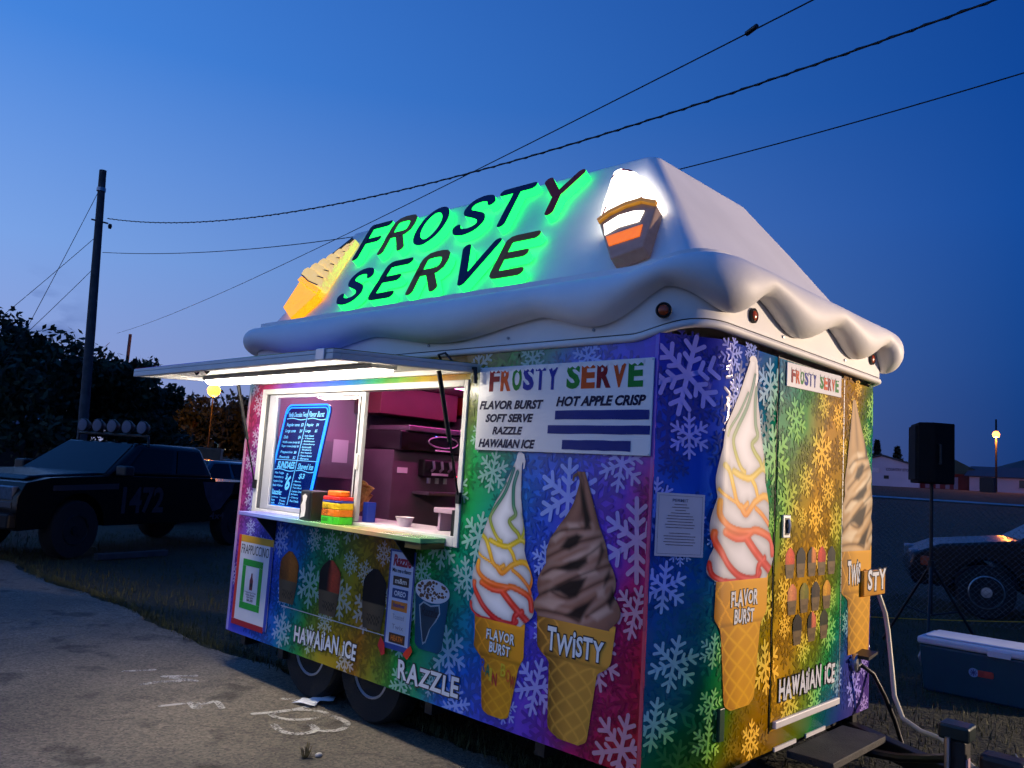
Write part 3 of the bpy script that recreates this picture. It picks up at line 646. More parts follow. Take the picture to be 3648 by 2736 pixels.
# ---- roof: fascia, scalloped whipped-cream cap, mansard
NX, NY, NC = 90, 56, 12
def outline(x0, x1, y0, y1, rf, rr=None):
    rr = rr or rf; P = []
    for t in np.linspace(0, 1, NX, endpoint=False): P.append((x0 + rr + (x1 - rf - x0 - rr) * t, y0))
    for t in np.linspace(0, 1, NC, endpoint=False): P.append((x1 - rf + rf * math.sin(t * math.pi / 2), y0 + rf - rf * math.cos(t * math.pi / 2)))
    for t in np.linspace(0, 1, NY, endpoint=False): P.append((x1, y0 + rf + (y1 - y0 - rf - rr) * t))
    for t in np.linspace(0, 1, NC, endpoint=False): P.append((x1 - rr + rr * math.cos(t * math.pi / 2), y1 - rr + rr * math.sin(t * math.pi / 2)))
    for t in np.linspace(0, 1, NX, endpoint=False): P.append((x1 - rr + (x0 + rr - x1 + rr) * t, y1))
    for t in np.linspace(0, 1, NC, endpoint=False): P.append((x0 + rr - rr * math.sin(t * math.pi / 2), y1 - rr + rr * math.cos(t * math.pi / 2)))
    for t in np.linspace(0, 1, NY, endpoint=False): P.append((x0, y1 - rr + (y0 - y1 + 2 * rr) * t))
    for t in np.linspace(0, 1, NC, endpoint=False): P.append((x0 + rr - rr * math.cos(t * math.pi / 2), y0 + rr - rr * math.sin(t * math.pi / 2)))
    return np.array(P)
def oo(off): return outline(-3.56 - off, 0.177 + off, 0.0 - off, 2.28 + off, 0.27 + off, 0.12 + off)
lift = lambda P: 0.075 * smst(-0.15, 0.17, P[:, 0])
NP = len(oo(0))
def rings(name, rl, mat, close_top=False, smooth=True, sharp=None):
    vs = []; [vs.extend([tuple(p) for p in r]) for r in rl]
    fs = [(i * NP + j, i * NP + (j + 1) % NP, (i + 1) * NP + (j + 1) % NP, (i + 1) * NP + j) for i in range(len(rl) - 1) for j in range(NP)]
    if close_top: fs.append(tuple(range((len(rl) - 1) * NP, len(rl) * NP)))
    mb = MB(); mb.v = vs; mb.f = fs; mb.mi = [0] * len(fs)
    o = mb.build(name, mat, trailer, smooth=True)
    if sharp: o.data.set_sharp_from_angle(angle=R(sharp))
    return o
ring = lambda P, z: np.column_stack([P, np.broadcast_to(z, len(P))])
b0 = oo(0); lf = lift(b0)
rings('roof_fascia', [ring(oo(-0.03), 2.283 + lf), ring(oo(0.010), 2.283 + lf), ring(oo(0.012), 2.30 + lf), ring(oo(0.012), 2.60 + lf)], white_gel, sharp=40)
rings('roof_trim', [ring(oo(-0.02), 2.244 + lf), ring(oo(0.012), 2.244 + lf), ring(oo(0.022), 2.252 + lf), ring(oo(0.022), 2.270 + lf), ring(oo(0.012), 2.277 + lf), ring(oo(-0.02), 2.277 + lf)], white_gel, sharp=60)
rings('roof_seam', [ring(oo(0.004), 2.274 + lf), ring(oo(0.008), 2.2785 + lf), ring(oo(0.004), 2.284 + lf)], black)
cusps = [(-3.56, 0.9), (-3.42, 0), (-2.05, 0), (-0.68, 0), (0.04, 0.0), (0.177, 0.52), (0.177, 1.36), (0.177, 2.06), (0.0, 2.28), (-0.7, 2.28), (-1.4, 2.28), (-2.1, 2.28), (-2.8, 2.28), (-3.45, 2.28), (-3.56, 1.7)]
ci = sorted(int(np.argmin(np.hypot(b0[:, 0] - x, b0[:, 1] - y))) for x, y in cusps)
sn = np.zeros(NP); amp = np.zeros(NP)
for a, b, k in zip(ci, ci[1:] + [ci[0] + NP], range(len(ci))):
    seg = np.hypot(*np.diff(b0[np.arange(a, b + 1) % NP], axis=0).T); cum = np.concatenate([[0], np.cumsum(seg)]); t = cum / cum[-1]
    am = 0.75 + 0.25 * math.sin(k * 2.3)
    for q, idx in enumerate(range(a, b)):
        sn[idx % NP] = (0.5 - 0.5 * math.cos(2 * math.pi * t[q])) * 0.62 + 0.38 * abs(math.sin(math.pi * t[q])); amp[idx % NP] = am
dep = 0.62 + 0.38 * smst(-0.7, 0.0, b0[:, 0])          # shallow drapes along the side, deep drips round the nose
zl = 2.45 - 0.05 * (1 - dep) / 0.38 - 0.135 * dep * sn * (0.8 + 0.2 * amp) + lf
pu = sn * 0.03 * dep
top = outline(-3.40, -0.52, 0.66, 1.76, 0.07); crz = 2.56 + 1.2 * lf
cre = outline(-3.63, 0.09, 0.075, 2.22, 0.2, 0.12)
def ro(base, extra):
    P = oo(base); c = oo(base - 0.05); d = P - c; d /= np.linalg.norm(d, axis=1)[:, None]; return P + d * extra[:, None]
RL = [ring(oo(0.014), zl + 0.03)]
zm = (zl + crz) / 2; hb = (crz - zl) / 2
for th in np.linspace(-105, 80, 15):
    ct, st_ = math.cos(R(th)), math.sin(R(th)); RL.append(ring(ro(0.04 + 0.085 * ct, 0.85 * pu * max(0, ct)), zm + hb * st_))
RL.append(ring(oo(0.02), crz + 0.004)); RL.append(ring(oo(-0.025), crz + 0.008))
for t in (0.02, 0.05, 0.1, 0.25, 0.4, 0.55, 0.7, 0.85, 0.95, 0.985, 1.0):
    P = cre * (1 - t) + top * t
    RL.append(ring(P, crz * (1 - t) + 3.447 * t - 0.012 * math.sin(math.pi * min(1, t * 2)) * (t < 0.5)))
RL.append(ring(outline(-3.3, -0.62, 0.76, 1.66, 0.05), 3.46))
roof = rings('whipped_cream_roof', RL, white_gel, True)
roof.data.set_sharp_from_angle(angle=R(50))

# round marker lights on the fascia
amber = M('amber_lens', (170, 62, 14), 0.25, var=0.15, scale=60)
for p, n in (((0.028, -0.018, 2.372), (0.35, -0.94, 0)), ((0.19, 0.49, 2.43), (1, 0, 0)), ((0.19, 2.03, 2.452), (1, 0, 0))):
    mb = MB(); mb.lathe([(0.036, 0), (0.036, 0.012), (0.030, 0.016), (0.026, 0.010)], p, n, 20); o = mb.build('marker_light', black, trailer, smooth='auto')
    mb = MB(); mb.lathe([(0.025, 0.006), (0.023, 0.014), (0.014, 0.019), (0.0, 0.020)], p, n, 20); mb.build('lens', amber, o, smooth='auto')
for x in (-3.0, -2.2, -1.55, -0.92, -0.36):
    mb = MB(); mb.lathe([(0.008, 0), (0.008, 0.006), (0.0, 0.008)], (x, -0.0135, 2.315), (0, -1, 0), 8); mb.build('rivet', steel, trailer)
for y in (0.82, 1.62):
    mb = MB(); mb.lathe([(0.008, 0), (0.008, 0.006), (0.0, 0.008)], (0.19, y, 2.385), (1, 0, 0), 8); mb.build('rivet', alu, trailer)

# ---- roof sign: lit channel letters and two ice cream emblems on the front slope
_a0 = np.array([0, 0.066, 2.552]); _b0 = np.array([0, 0.66, 3.447]); _e2 = (_b0 - _a0) / np.linalg.norm(_b0 - _a0); _nn = np.array([0, -_e2[2], _e2[1]])
Pr = lambda x, e, o: tuple(_a0 + np.array([x, 0, 0]) + _e2 * e + _nn * o)
def smooth_pl(pts, rad):
    out = [np.array(pts[0], float)]
    for a, b, c in zip(pts, pts[1:], pts[2:]):
        a, b, c = map(lambda q: np.array(q, float), (a, b, c)); r = min(rad, np.linalg.norm(a - b) * 0.45, np.linalg.norm(c - b) * 0.45)
        p = b + (a - b) / max(np.linalg.norm(a - b), 1e-6) * r; q = b + (c - b) / max(np.linalg.norm(c - b), 1e-6) * r
        for t in (0, 0.33, 0.67, 1): out.append((1 - t) ** 2 * p + 2 * t * (1 - t) * b + t * t * q)
    out.append(np.array(pts[-1], float)); return out
def ribbon(pts, w):
    L_, R_ = [], []; k = len(pts)
    for i, p in enumerate(pts):
        d1 = pts[i] - pts[i - 1] if i else pts[1] - pts[0]; d2 = pts[i + 1] - pts[i] if i < k - 1 else d1
        d1 = d1 / np.linalg.norm(d1); d2 = d2 / np.linalg.norm(d2); n = np.array([-(d1 + d2)[1], (d1 + d2)[0]]); n /= max(np.linalg.norm(n), 1e-6)
        s = 1 / max(0.6, n @ np.array([-d1[1], d1[0]])); L_.append(p + n * w * s); R_.append(p - n * w * s)
    d = pts[-1] - pts[-2]; d = d / np.linalg.norm(d); n = np.array([-d[1], d[0]])
    ce = [pts[-1] + w * (n * math.cos(t) + d * math.sin(t)) for t in np.linspace(0.35, math.pi - 0.35, 6)]
    d = pts[0] - pts[1]; d = d / np.linalg.norm(d); n = np.array([-d[1], d[0]])
    cs = [pts[0] + w * (n * math.cos(t) + d * math.sin(t)) for t in np.linspace(0.35, math.pi - 0.35, 6)]
    return L_ + ce + R_[::-1] + cs
Sc = [(0.97, 0.80), (0.85, 0.95), (0.55, 1.0), (0.22, 0.95), (0.07, 0.78), (0.16, 0.62), (0.5, 0.52), (0.84, 0.40), (0.95, 0.22), (0.8, 0.06), (0.5, 0.0), (0.15, 0.05), (0.03, 0.2)]
GL = {'F': [[(0, 0), (0, 1)], [(0, 1), (1, 1)], [(0, 0.52), (0.8, 0.52)]], 'R': [[(0, 0), (0, 1), (0.95, 1), (0.95, 0.5), (0, 0.5)], [(0.5, 0.5), (1, 0)]],
      'S': [Sc], 'T': [[(0, 1), (1, 1)], [(0.5, 1), (0.5, 0)]], 'Y': [[(0, 1), (0.5, 0.46), (1, 1)], [(0.5, 0.46), (0.5, 0)]],
      'E': [[(1, 1), (0, 1), (0, 0), (1, 0)], [(0, 0.52), (0.85, 0.52)]], 'V': [[(0, 1), (0.48, 0)], [(1, 1), (0.48, 0)]]}
def perf():
    m = bpy.data.materials.new('perforated_green_light'); m.use_nodes = True
    n, l = m.node_tree.nodes, m.node_tree.links; p = n['Principled BSDF']
    p.inputs['Base Color'].default_value = lin((30, 80, 60)); p.inputs['Emission Color'].default_value = (0.008, 1.0, 0.085, 1); p.inputs['Emission Strength'].default_value = GREEN
    return m
GREEN = 3.4
pm = perf()
FACE = {'n': M('letter_navy', (14, 22, 74), 0.5, var=0.1, spec=0.2), 'b': M('letter_brown', (165, 104, 40), 0.5, var=0.1, spec=0.2), 'r': M('letter_maroon', (165, 40, 28), 0.5, var=0.1, spec=0.2), 'k': M('letter_black_green', (30, 22, 40), 0.5, var=0.1, spec=0.2)}
H0 = 0.058
for ch, x, e, w, h, sh, fc in (('F', -2.90, 0.635, 0.20, 0.36, 0.25, 'k'), ('R', -2.60, 0.635, 0.22, 0.36, 0.25, 'b'), ('O', -2.27, 0.64, 0.24, 0.35, 0.2, 'n'), ('S', -1.86, 0.645, 0.24, 0.345, 0.16, 'n'), ('T', -1.545, 0.645, 0.25, 0.345, 0.16, 'n'), ('Y', -1.165, 0.655, 0.25, 0.335, 0.16, 'r'),
                               ('S', -2.68, 0.135, 0.22, 0.31, 0.15, 'n'), ('E', -2.29, 0.135, 0.20, 0.32, 0.15, 'k'), ('R', -1.89, 0.125, 0.22, 0.34, 0.25, 'b'), ('V', -1.55, 0.135, 0.26, 0.33, 0.15, 'n'), ('E', -1.18, 0.145, 0.20, 0.31, 0.15, 'b')):
    mbs = MB(); mbf = MB(); wd = 0.031
    tr = lambda q: np.array([x + q[0] * w - sh * (q[1] * h), e + q[1] * h])
    if ch == 'O':
        th = np.linspace(0, 2 * math.pi, 41)[:-1]; cen = [tr((0.5 + 0.5 * math.cos(t), 0.5 + 0.5 * math.sin(t))) for t in th]; k = len(cen)
        ou, inn = [], []
        for i in range(k):
            d = cen[(i + 1) % k] - cen[i - 1]; d /= np.linalg.norm(d); n = np.array([d[1], -d[0]]); ou.append(cen[i] + n * wd); inn.append(cen[i] - n * wd)
        for A_ in (ou, inn):
            for i in range(k):
                a, b = A_[i], A_[(i + 1) % k]; mbs.add([Pr(*a, 0.0), Pr(*b, 0.0), Pr(*b, H0), Pr(*a, H0)], [(0, 1, 2, 3)])
        for i in range(k):
            a, b, c, d = ou[i], ou[(i + 1) % k], inn[(i + 1) % k], inn[i]; mbf.add([Pr(*a, H0 + 0.003), Pr(*b, H0 + 0.003), Pr(*c, H0 + 0.003), Pr(*d, H0 + 0.003)], [(0, 1, 2, 3)])
    else:
        for si, st in enumerate(GL[ch]):
            pl = [tr(q) for q in st]; pl = smooth_pl(pl, 0.035 if ch not in 'S' else 0.03) if len(pl) > 2 else pl
            if ch == 'R' and si == 0: pl = smooth_pl([tr(q) for q in st], 0.075)
            poly = ribbon(pl, wd)
            n = len(poly)
            mbs.add([Pr(*q, 0.0) for q in poly] + [Pr(*q, H0 - 0.0006 * si) for q in poly], [(i, (i + 1) % n, n + (i + 1) % n, n + i) for i in range(n)])
            mbf.prism(poly, Pr, H0 - 0.0006 * si, H0 + 0.004 - 0.0012 * si)
    o = mbs.build('sign_letter', pm, trailer); o['label'] = 'lit green letter %s of the roof sign' % ch
    mbf.build('letter_face', FACE[fc], o, fix=False)
# right emblem: cup with a glowing swirl
glow_w = M('lit_white_panel', (250, 246, 235), 0.4, em=(255, 246, 228), es=5.0, var=0)
glow_o = M('lit_orange_panel', (220, 110, 30), 0.4, em=(255, 120, 25), es=0.9, var=0.25, scale=30)
glow_y = M('lit_yellow_panel', (240, 180, 30), 0.4, em=(255, 160, 5), es=1.25, var=0.15, scale=12)
glow_c = M('lit_cream_panel', (240, 210, 140), 0.4, em=(255, 208, 110), es=0.75, var=0.25, scale=14)
brown = M('emblem_brown', (150, 126, 108), 0.35, em=(150, 110, 84), es=0.13, var=0.15, scale=20)
gold = M('emblem_gold_rim', (190, 130, 40), 0.35, em=(255, 170, 40), es=0.25, var=0.1)
EX, ESH = -0.245, 0.42
er = lambda q: (EX + q[0] * 0.88 - ESH * (q[1] - 0.1), q[1])
def plate(poly, name, mat, parent, o0, o1, bev=0.0):
    mb = MB(); mb.prism([er(q) for q in poly], Pr, o0, o1); return mb.build(name, mat, parent, bevel=bev)
cup = [(-0.11, 0.10), (0.11, 0.15), (0.20, 0.47), (0.10, 0.52), (-0.02, 0.51), (-0.14, 0.47), (-0.205, 0.42)]
emb = plate(cup, 'roof_emblem', brown, trailer, 0.0, 0.075, 0.008)
swirl = [(-0.20, 0.43), (-0.13, 0.485), (-0.01, 0.525), (0.10, 0.535), (0.205, 0.485), (0.225, 0.53), (0.19, 0.56), (0.20, 0.60), (0.165, 0.625), (0.17, 0.67), (0.13, 0.70), (0.125, 0.74), (0.08, 0.77), (0.06, 0.81), (0.0, 0.86), (-0.06, 0.89), (-0.11, 0.87), (-0.13, 0.80), (-0.15, 0.70), (-0.18, 0.58)]
plate(swirl, 'lit_swirl', glow_w, emb, 0.0, 0.085, 0.012)
plate([(-0.20, 0.405), (-0.13, 0.458), (-0.01, 0.498), (0.10, 0.508), (0.198, 0.455), (0.206, 0.485), (0.10, 0.538), (-0.01, 0.528), (-0.13, 0.488), (-0.21, 0.43)], 'cup_rim', gold, emb, 0.075, 0.095)
plate([(-0.155, 0.30), (-0.06, 0.345), (0.08, 0.36), (0.115, 0.44), (0.04, 0.455), (-0.06, 0.445), (-0.165, 0.39)], 'lit_window', glow_w, emb, 0.0755, 0.079)
plate([(-0.12, 0.20), (0.085, 0.235), (0.105, 0.325), (-0.145, 0.28)], 'lit_orange_panel', glow_o, emb, 0.0755, 0.080)
# faint red streaks of syrup on the swirl
mb = MB()
for st in ([(-0.12, 0.80), (-0.09, 0.85), (-0.03, 0.865)], [(-0.05, 0.86), (0.0, 0.845), (0.03, 0.82)], [(0.06, 0.54), (0.14, 0.56), (0.19, 0.575)], [(-0.175, 0.47), (-0.15, 0.54)]):
    mb.poly([Pr(*q, 0.0865) for q in ribbon([np.array(er(q)) for q in st], 0.006)])
mb.build('syrup_streak', M('syrup_red', (210, 60, 50), 0.3, var=0), emb, fix=False)
# left emblem: glowing yellow cone with a ribbed swirl
ex = lambda q: (q[0], q[1])
mb = MB(); mb.prism([(-3.17, 0.05), (-3.43, 0.20), (-3.50, 0.50), (-3.05, 0.285)], Pr, 0.0, 0.06); emb2 = mb.build('roof_emblem', glow_y, trailer, bevel=0.008)
mb = MB(); mb.prism([(-3.515, 0.495), (-3.50, 0.535), (-3.03, 0.315), (-3.035, 0.275)], Pr, 0.055, 0.075); mb.build('cone_rim', glow_y, emb2, bevel=0.004)
tipx, tipe = -3.15, 0.90
for k in range(7):
    t0, t1 = k / 7, (k + 1) / 7
    f = lambda t: (np.array([-3.46, 0.52]) * (1 - t) + np.array([tipx - 0.01, tipe]) * t, np.array([-3.06, 0.335]) * (1 - t) + np.array([tipx + 0.01, tipe]) * t)
    (l0, r0), (l1, r1) = f(t0), f(min(1, t1 + 0.02)); bul = 0.02 * (1 - t0)
    mb = MB(); pl = [l0, l0 * 0.5 + l1 * 0.5 + (-bul, bul * 0.6), l1, l1 * 0.6 + r1 * 0.4 + (0, 0.01), r1, r0 * 0.5 + r1 * 0.5 + (bul * 0.6, 0), r0, l0 * 0.5 + r0 * 0.5 + (0, -0.012)]
    mb.prism([tuple(q) for q in pl], lambda u, v, w: Pr(u, v, w * (1 + 0.9 * (v - l0[1] * 0.5 - r0[1] * 0.5) / 0.1 * 0.25)), 0.0, 0.085 - 0.006 * k); mb.build('swirl_fold', glow_c, emb2, bevel=0.012, seg=3)
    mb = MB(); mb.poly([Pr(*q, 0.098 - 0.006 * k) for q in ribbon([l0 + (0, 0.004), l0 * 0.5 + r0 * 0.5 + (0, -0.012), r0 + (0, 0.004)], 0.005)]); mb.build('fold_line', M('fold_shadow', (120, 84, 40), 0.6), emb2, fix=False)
mb = MB(); mb.prism([(-3.545, 0.52), (-3.515, 0.545), (-3.20, 0.93), (-3.23, 0.95)], Pr, 0.0, 0.05); mb.build('unlit_back_edge', M('emblem_dark_edge', (40, 36, 40), 0.5), emb2)

# ---- end door, handle, strips, outlet, wrapped box
mb = MB(); mb.box(0.1775, 0.186, DOOR[0], DOOR[1], DOOR[2], DOOR[3]); door = mb.build('door', mE, trailer, bevel=0.002)
mb = MB()
for a, b, c, d in ((DOOR[0] - 0.006, DOOR[0] - 0.0005, DOOR[2] - 0.01, DOOR[3] + 0.01), (DOOR[1] + 0.0005, DOOR[1] + 0.006, DOOR[2] - 0.01, DOOR[3] + 0.01), (DOOR[0], DOOR[1], DOOR[3] + 0.001, DOOR[3] + 0.006)):
    mb.box(0.177, 0.182, a, b, c, d)
mb.build('door_gasket', black, trailer)
mb = MB()
for k in range(40): mb.box(0.180, 0.188, DOOR[1] + 0.007, DOOR[1] + 0.015, 0.5 + k * 0.0445, 0.5 + k * 0.0445 + 0.04)
mb.build('piano_hinge', alu, trailer)
mb = MB(); mb.box(0.186, 0.199, 0.862, 0.945, 1.385, 1.50); h = mb.build('door_latch', alu, door, bevel=0.004)
mb = MB(); mb.box(0.1995, 0.201, 0.880, 0.927, 1.40, 1.485); mb.build('latch_recess', black, h)
mb = MB(); mb.tube([(0.207, 0.905, 1.41), (0.212, 0.905, 1.45), (0.207, 0.905, 1.478)], 0.008); mb.build('latch_paddle', alu, h, smooth='auto')
mb = MB(); mb.box(0.186, 0.206, 0.822, 1.603, 0.486, 0.522); mb.build('drip_rail', white_trim, door, bevel=0.006)
mb = MB(); mb.box(0.178, 0.186, 0.86, 1.10, 0.372, 0.392); mb.build('sill_strip', white_trim, trailer)
mb = MB(); mb.box(0.178, 0.186, 1.22, 1.46, 0.372, 0.392); mb.build('sill_strip', white_trim, trailer)
mb = MB(); mb.box(0.178, 0.195, 0.30, 0.345, 0.52, 0.66); mb.build('cable_clip', M('dark_green_plastic', (10, 60, 36), 0.4), trailer, bevel=0.004)
# box wrapped with the cone print, standing proud of the far corner
mb = MB(); mb.box(0.181, 0.205, 1.935, 2.285, 0.945 + 0.09, 1.185); bx = mb.build('wrapped_inlet_box', M('wrap_orange', (196, 138, 34), 0.3, var=0.25, scale=6), trailer, bevel=0.006)
Pb = lambda s, z, o: (0.205 + o, s, z)
for nm, mt, bo, of in (('inlet_lettering_edge', ink, 0.075, 0.0012), ('inlet_lettering', _m['print_letter_white'], 0.03, 0.0022)):
    mb = MB(); wobbly(mb, 'STY', Pb, 1.985, 2.285, 1.075, 1.178, of, bo, 0.1, 6); mb.build(nm, mt, bx, fix=False)
mb = MB(); mb.lathe([(0.055, 0), (0.055, 0.02), (0.045, 0.03), (0.045, 0.018), (0.0, 0.018)], (0.150, 1.9 + 0.0, 0.67), (1, 0, 0.0), 20); 
mb = MB(); mb.lathe([(0.052, 0), (0.052, 0.022), (0.043, 0.03), (0.043, 0.018), (0.0, 0.018)], (0.179, 1.86, 0.67), (1, 0, 0), 20); pi = mb.build('power_inlet', alu, trailer, smooth='auto')
mb = MB(); mb.prism([(1.84, 0.70), (1.98, 0.72), (1.985, 0.735), (1.845, 0.718)], lambda u, v, w: (w, u, v), 0.18, 0.27); mb.build('inlet_cover', black, pi)

# ---- serving window frame, panes, mullion
fr = white_trim
mb = MB(); mb.box(-3.352, -3.30, -0.012, 0.06, 1.206, 2.108); mb.box(-1.235, -1.20, -0.012, 0.06, 1.206, 2.108); mb.box(-3.2995, -1.2355, -0.012, 0.06, 2.07, 2.108); mb.box(-3.2995, -1.2355, -0.012, 0.06, 1.206, 1.262)
wf = mb.build('window_frame', fr, trailer, bevel=0.004)
mb = MB(); mb.box(-3.298, -3.272, -0.004, 0.03, 1.264, 2.068); mb.build('weather_strip', M('grey_seal', (90, 92, 96), 0.7), wf)
mb = MB()
for x0, x1, z0, z1 in ((-3.268, -3.165, 1.264, 2.066), (-2.20, -2.135, 1.264, 2.066), (-3.1645, -2.2005, 1.264, 1.296), (-3.1645, -2.2005, 2.045, 2.066)): mb.box(x0, x1, 0.002, 0.032, z0, z1)
sash = mb.build('sliding_sash', alu if False else M('satin_white_aluminium', (205, 205, 208), 0.3, 0.3, var=0.05), trailer, bevel=0.004)
mb = MB(); mb.poly([(-3.164, 0.016, 1.297), (-2.201, 0.016, 1.297), (-2.201, 0.016, 2.044), (-3.164, 0.016, 2.044)]); mb.build('pane', glass('window_glass', (235, 240, 245)), sash)
mb = MB(); mb.box(-2.165, -2.15, -0.012, 0.002, 1.58, 1.68); mb.build('sash_pull', fr, sash, bevel=0.004)
mb = MB(); mb.box(-2.178, -2.170, -0.003, 0.0015, 1.30, 2.04); mb.build('sash_groove', black, sash)
mb = MB(); mb.box(-1.27, -1.236, 0.0, 0.05, 1.263, 1.40); mb.build('track_stop', black, wf)

# ---- raised hatch with tube light, struts, hooks
hy = lambda x, d, t: (x, -d * 0.9978, 2.172 - d * 0.066 + t)
mb = MB(); mb.box(-3.365, -1.14, 0.0, 0.93, 0.0, 0.018, 0, hy); hatch = mb.build('hatch', [white_trim], trailer, bevel=0.003)
mb = MB()
for a, b, c, d in ((-3.365, -1.14, 0.885, 0.93), (-3.365, -1.14, 0.0, 0.04), (-3.365, -3.32, 0.0405, 0.8845), (-1.185, -1.14, 0.0405, 0.8845)): mb.box(a, b, c, d, -0.03, -0.0005, 0, hy)
mb.build('hatch_frame', white_trim, hatch, bevel=0.004)
mb = MB(); mb.box(-3.36, -1.145, 0.005, 0.925, 0.0185, 0.022, 0, hy); mb.build('hatch_skin', mS, hatch)
mb = MB(); mb.box(-3.30, -1.42, 0.33, 0.50, -0.028, -0.001, 0, hy); fx = mb.build('light_fixture', white_trim, hatch, bevel=0.006)
TUBE = 50.0
tube_m = M('fluorescent_tube', (255, 255, 255), 0.3, em=(255, 243, 224), es=TUBE, var=0)
for a, b in ((-3.285, -2.365), (-2.355, -1.435)):
    mb = MB(); mb.prism([(0.345, -0.0285), (0.355, -0.046), (0.385, -0.058), (0.445, -0.058), (0.475, -0.046), (0.485, -0.0285)], lambda u, v, w: hy(w, u, v), a, b); mb.build('tube_lamp', tube_m, fx)
for x in (-2.75, -2.62):
    mb = MB(); mb.tube([hy(x - 0.04, 0.80, -0.006), hy(x, 0.80, -0.03), hy(x + 0.04, 0.80, -0.006)], 0.006); mb.build('hatch_hook', black, hatch)
mb = MB(); mb.box(-1.27, -1.20, 0.89, 0.94, -0.032, 0.024, 0, hy); mb.build('hatch_lock', alu, hatch, bevel=0.004)
for a, b in (((-1.205, -0.02, 1.468), (-1.20, -0.23, 2.125)), ((-3.326, -0.02, 1.43), (-3.35, -0.21, 2.125))):
    a, b = Vector(a), Vector(b); mid = a.lerp(b, 0.45)
    mb = MB(); mb.tube([b, mid], 0.0125, 10); s = mb.build('gas_strut', black, trailer, smooth='auto')
    mb = MB(); mb.tube([mid, a], 0.006, 8); mb.build('strut_rod', M('dark_chrome', (60, 60, 64), 0.25, 0.9), s, smooth='auto')
    mb = MB(); mb.box(a.x - 0.015, a.x + 0.015, -0.03, -0.012, a.z - 0.03, a.z + 0.03); mb.build('strut_bracket', black, s)
mb = MB(); mb.tube([(-1.40, -0.02, 2.19), (-1.395, -0.07, 2.245), (-1.33, -0.08, 2.25), (-1.29, -0.05, 2.20), (-1.22, -0.03, 2.17)], 0.007); mb.build('hatch_wire', black, trailer, smooth='auto')
mb = MB(); mb.tube([(-1.16, -0.03, 2.16), (-1.115, -0.05, 2.16), (-1.108, -0.05, 2.08)], 0.012); mb.build('hatch_hinge', black, trailer, smooth='auto')

# ---- outside shelf with brackets
mb = MB(); mb.box(-3.20, -1.29, -0.19, -0.0125, 1.222, 1.248); shelf = mb.build('serving_shelf', print_mat('vinyl_shelf', SIDE_RAMP, 0, 0.42, (235, 235, 220), 0.22, 1.1), trailer, bevel=0.003)
mb = MB(); mb.box(-3.19, -1.30, -0.18, -0.02, 1.2185, 1.2215); mb.build('shelf_liner', blackm, shelf)
for x in (-3.02, -1.55):
    mb = MB(); mb.prism([(-0.16, 1.217), (-0.006, 1.217), (-0.006, 1.06)], lambda u, v, w: (w, u, v), x, x + 0.012); mb.build('shelf_bracket', blackm, shelf)
mb = MB(); mb.box(-1.42, -1.29, -0.186, -0.02, 1.19, 1.2215); mb.build('shelf_latch', M('worn_brass', (90, 80, 40), 0.5, 0.4), shelf)

# ---- interior fittings (parts of the trailer)
mb = MB(); mb.box(-3.5, -0.6, 0.062, 0.42, 1.24, 1.262); mb.build('counter', M('counter_laminate', (225, 215, 220), 0.35), trailer)
mb = MB(); mb.box(-3.5, -0.6, 0.40, 0.42, 0.46, 1.2395); mb.build('counter_front', inner, trailer)
cab = M('cabinet_maroon', (92, 34, 46), 0.45, var=0.1)
mb = MB(); mb.box(-3.5, -3.15, 0.9, 1.72, 2.03, 2.255); mb.build('wall_cabinet', cab, trailer, bevel=0.004)
mb = MB(); mb.box(-3.5, -2.75, 1.86, 2.24, 2.07, 2.09); mb.build('cup_shelf', M('shelf_grey', (90, 80, 92), 0.4), trailer)
mb = MB(); mb.box(-3.5, -3.05, 1.80, 2.24, 2.10, 2.25); mb.build('wall_cabinet', M('cabinet_orange', (150, 46, 34), 0.5), trailer)
mb = MB(); mb.box(-3.5, -2.82, 1.755, 1.80, 0.46, 2.06); mb.build('divider_panel', alu, trailer)
mb = MB(); mb.box(-3.51, -3.40, 0.08, 0.86, 1.50, 1.78); mb.build('wall_vent_panel', M('vent_grey', (150, 140, 150), 0.4, 0.3), trailer)
pinkl = M('pink_led_strip', (255, 120, 190), 0.4, em=(255, 105, 200), es=38.0, var=0)
mb = MB(); mb.box(-2.6, -2.57, 0.5, 2.2, 2.238, 2.258); mb.build('pink_light_strip', pinkl, trailer)
mb = MB(); mb.lathe([(0.11, 0.0), (0.10, -0.03), (0.05, -0.045), (0.0, -0.05)], (-3.05, 0.55, 2.255), (0, 0, 1), 20); mb.build('ceiling_lamp', M('warm_ceiling_lamp', (255, 240, 225), 0.4, em=(255, 190, 228), es=34.0, var=0), trailer, smooth='auto')

mb = MB(); mb.box(-1.60, -1.24, 0.16, 0.36, 1.365, 1.395); mb.box(-1.58, -1.56, 0.18, 0.34, 1.2625, 1.3645); mb.box(-1.29, -1.27, 0.18, 0.34, 1.2625, 1.3645); mb.build('white_ledge', inner, trailer, bevel=0.004)
for (y, z, w_, h_) in ((0.30, 1.86, 0.16, 0.11), (0.52, 1.90, 0.10, 0.13), (0.66, 1.62, 0.14, 0.18)):
    mb = MB(); mb.box(-3.398 if z < 1.78 else -3.518, -3.394 if z < 1.78 else -3.512, y, y + w_, z, z + h_); mb.build('paper_note', paper_white, trailer)
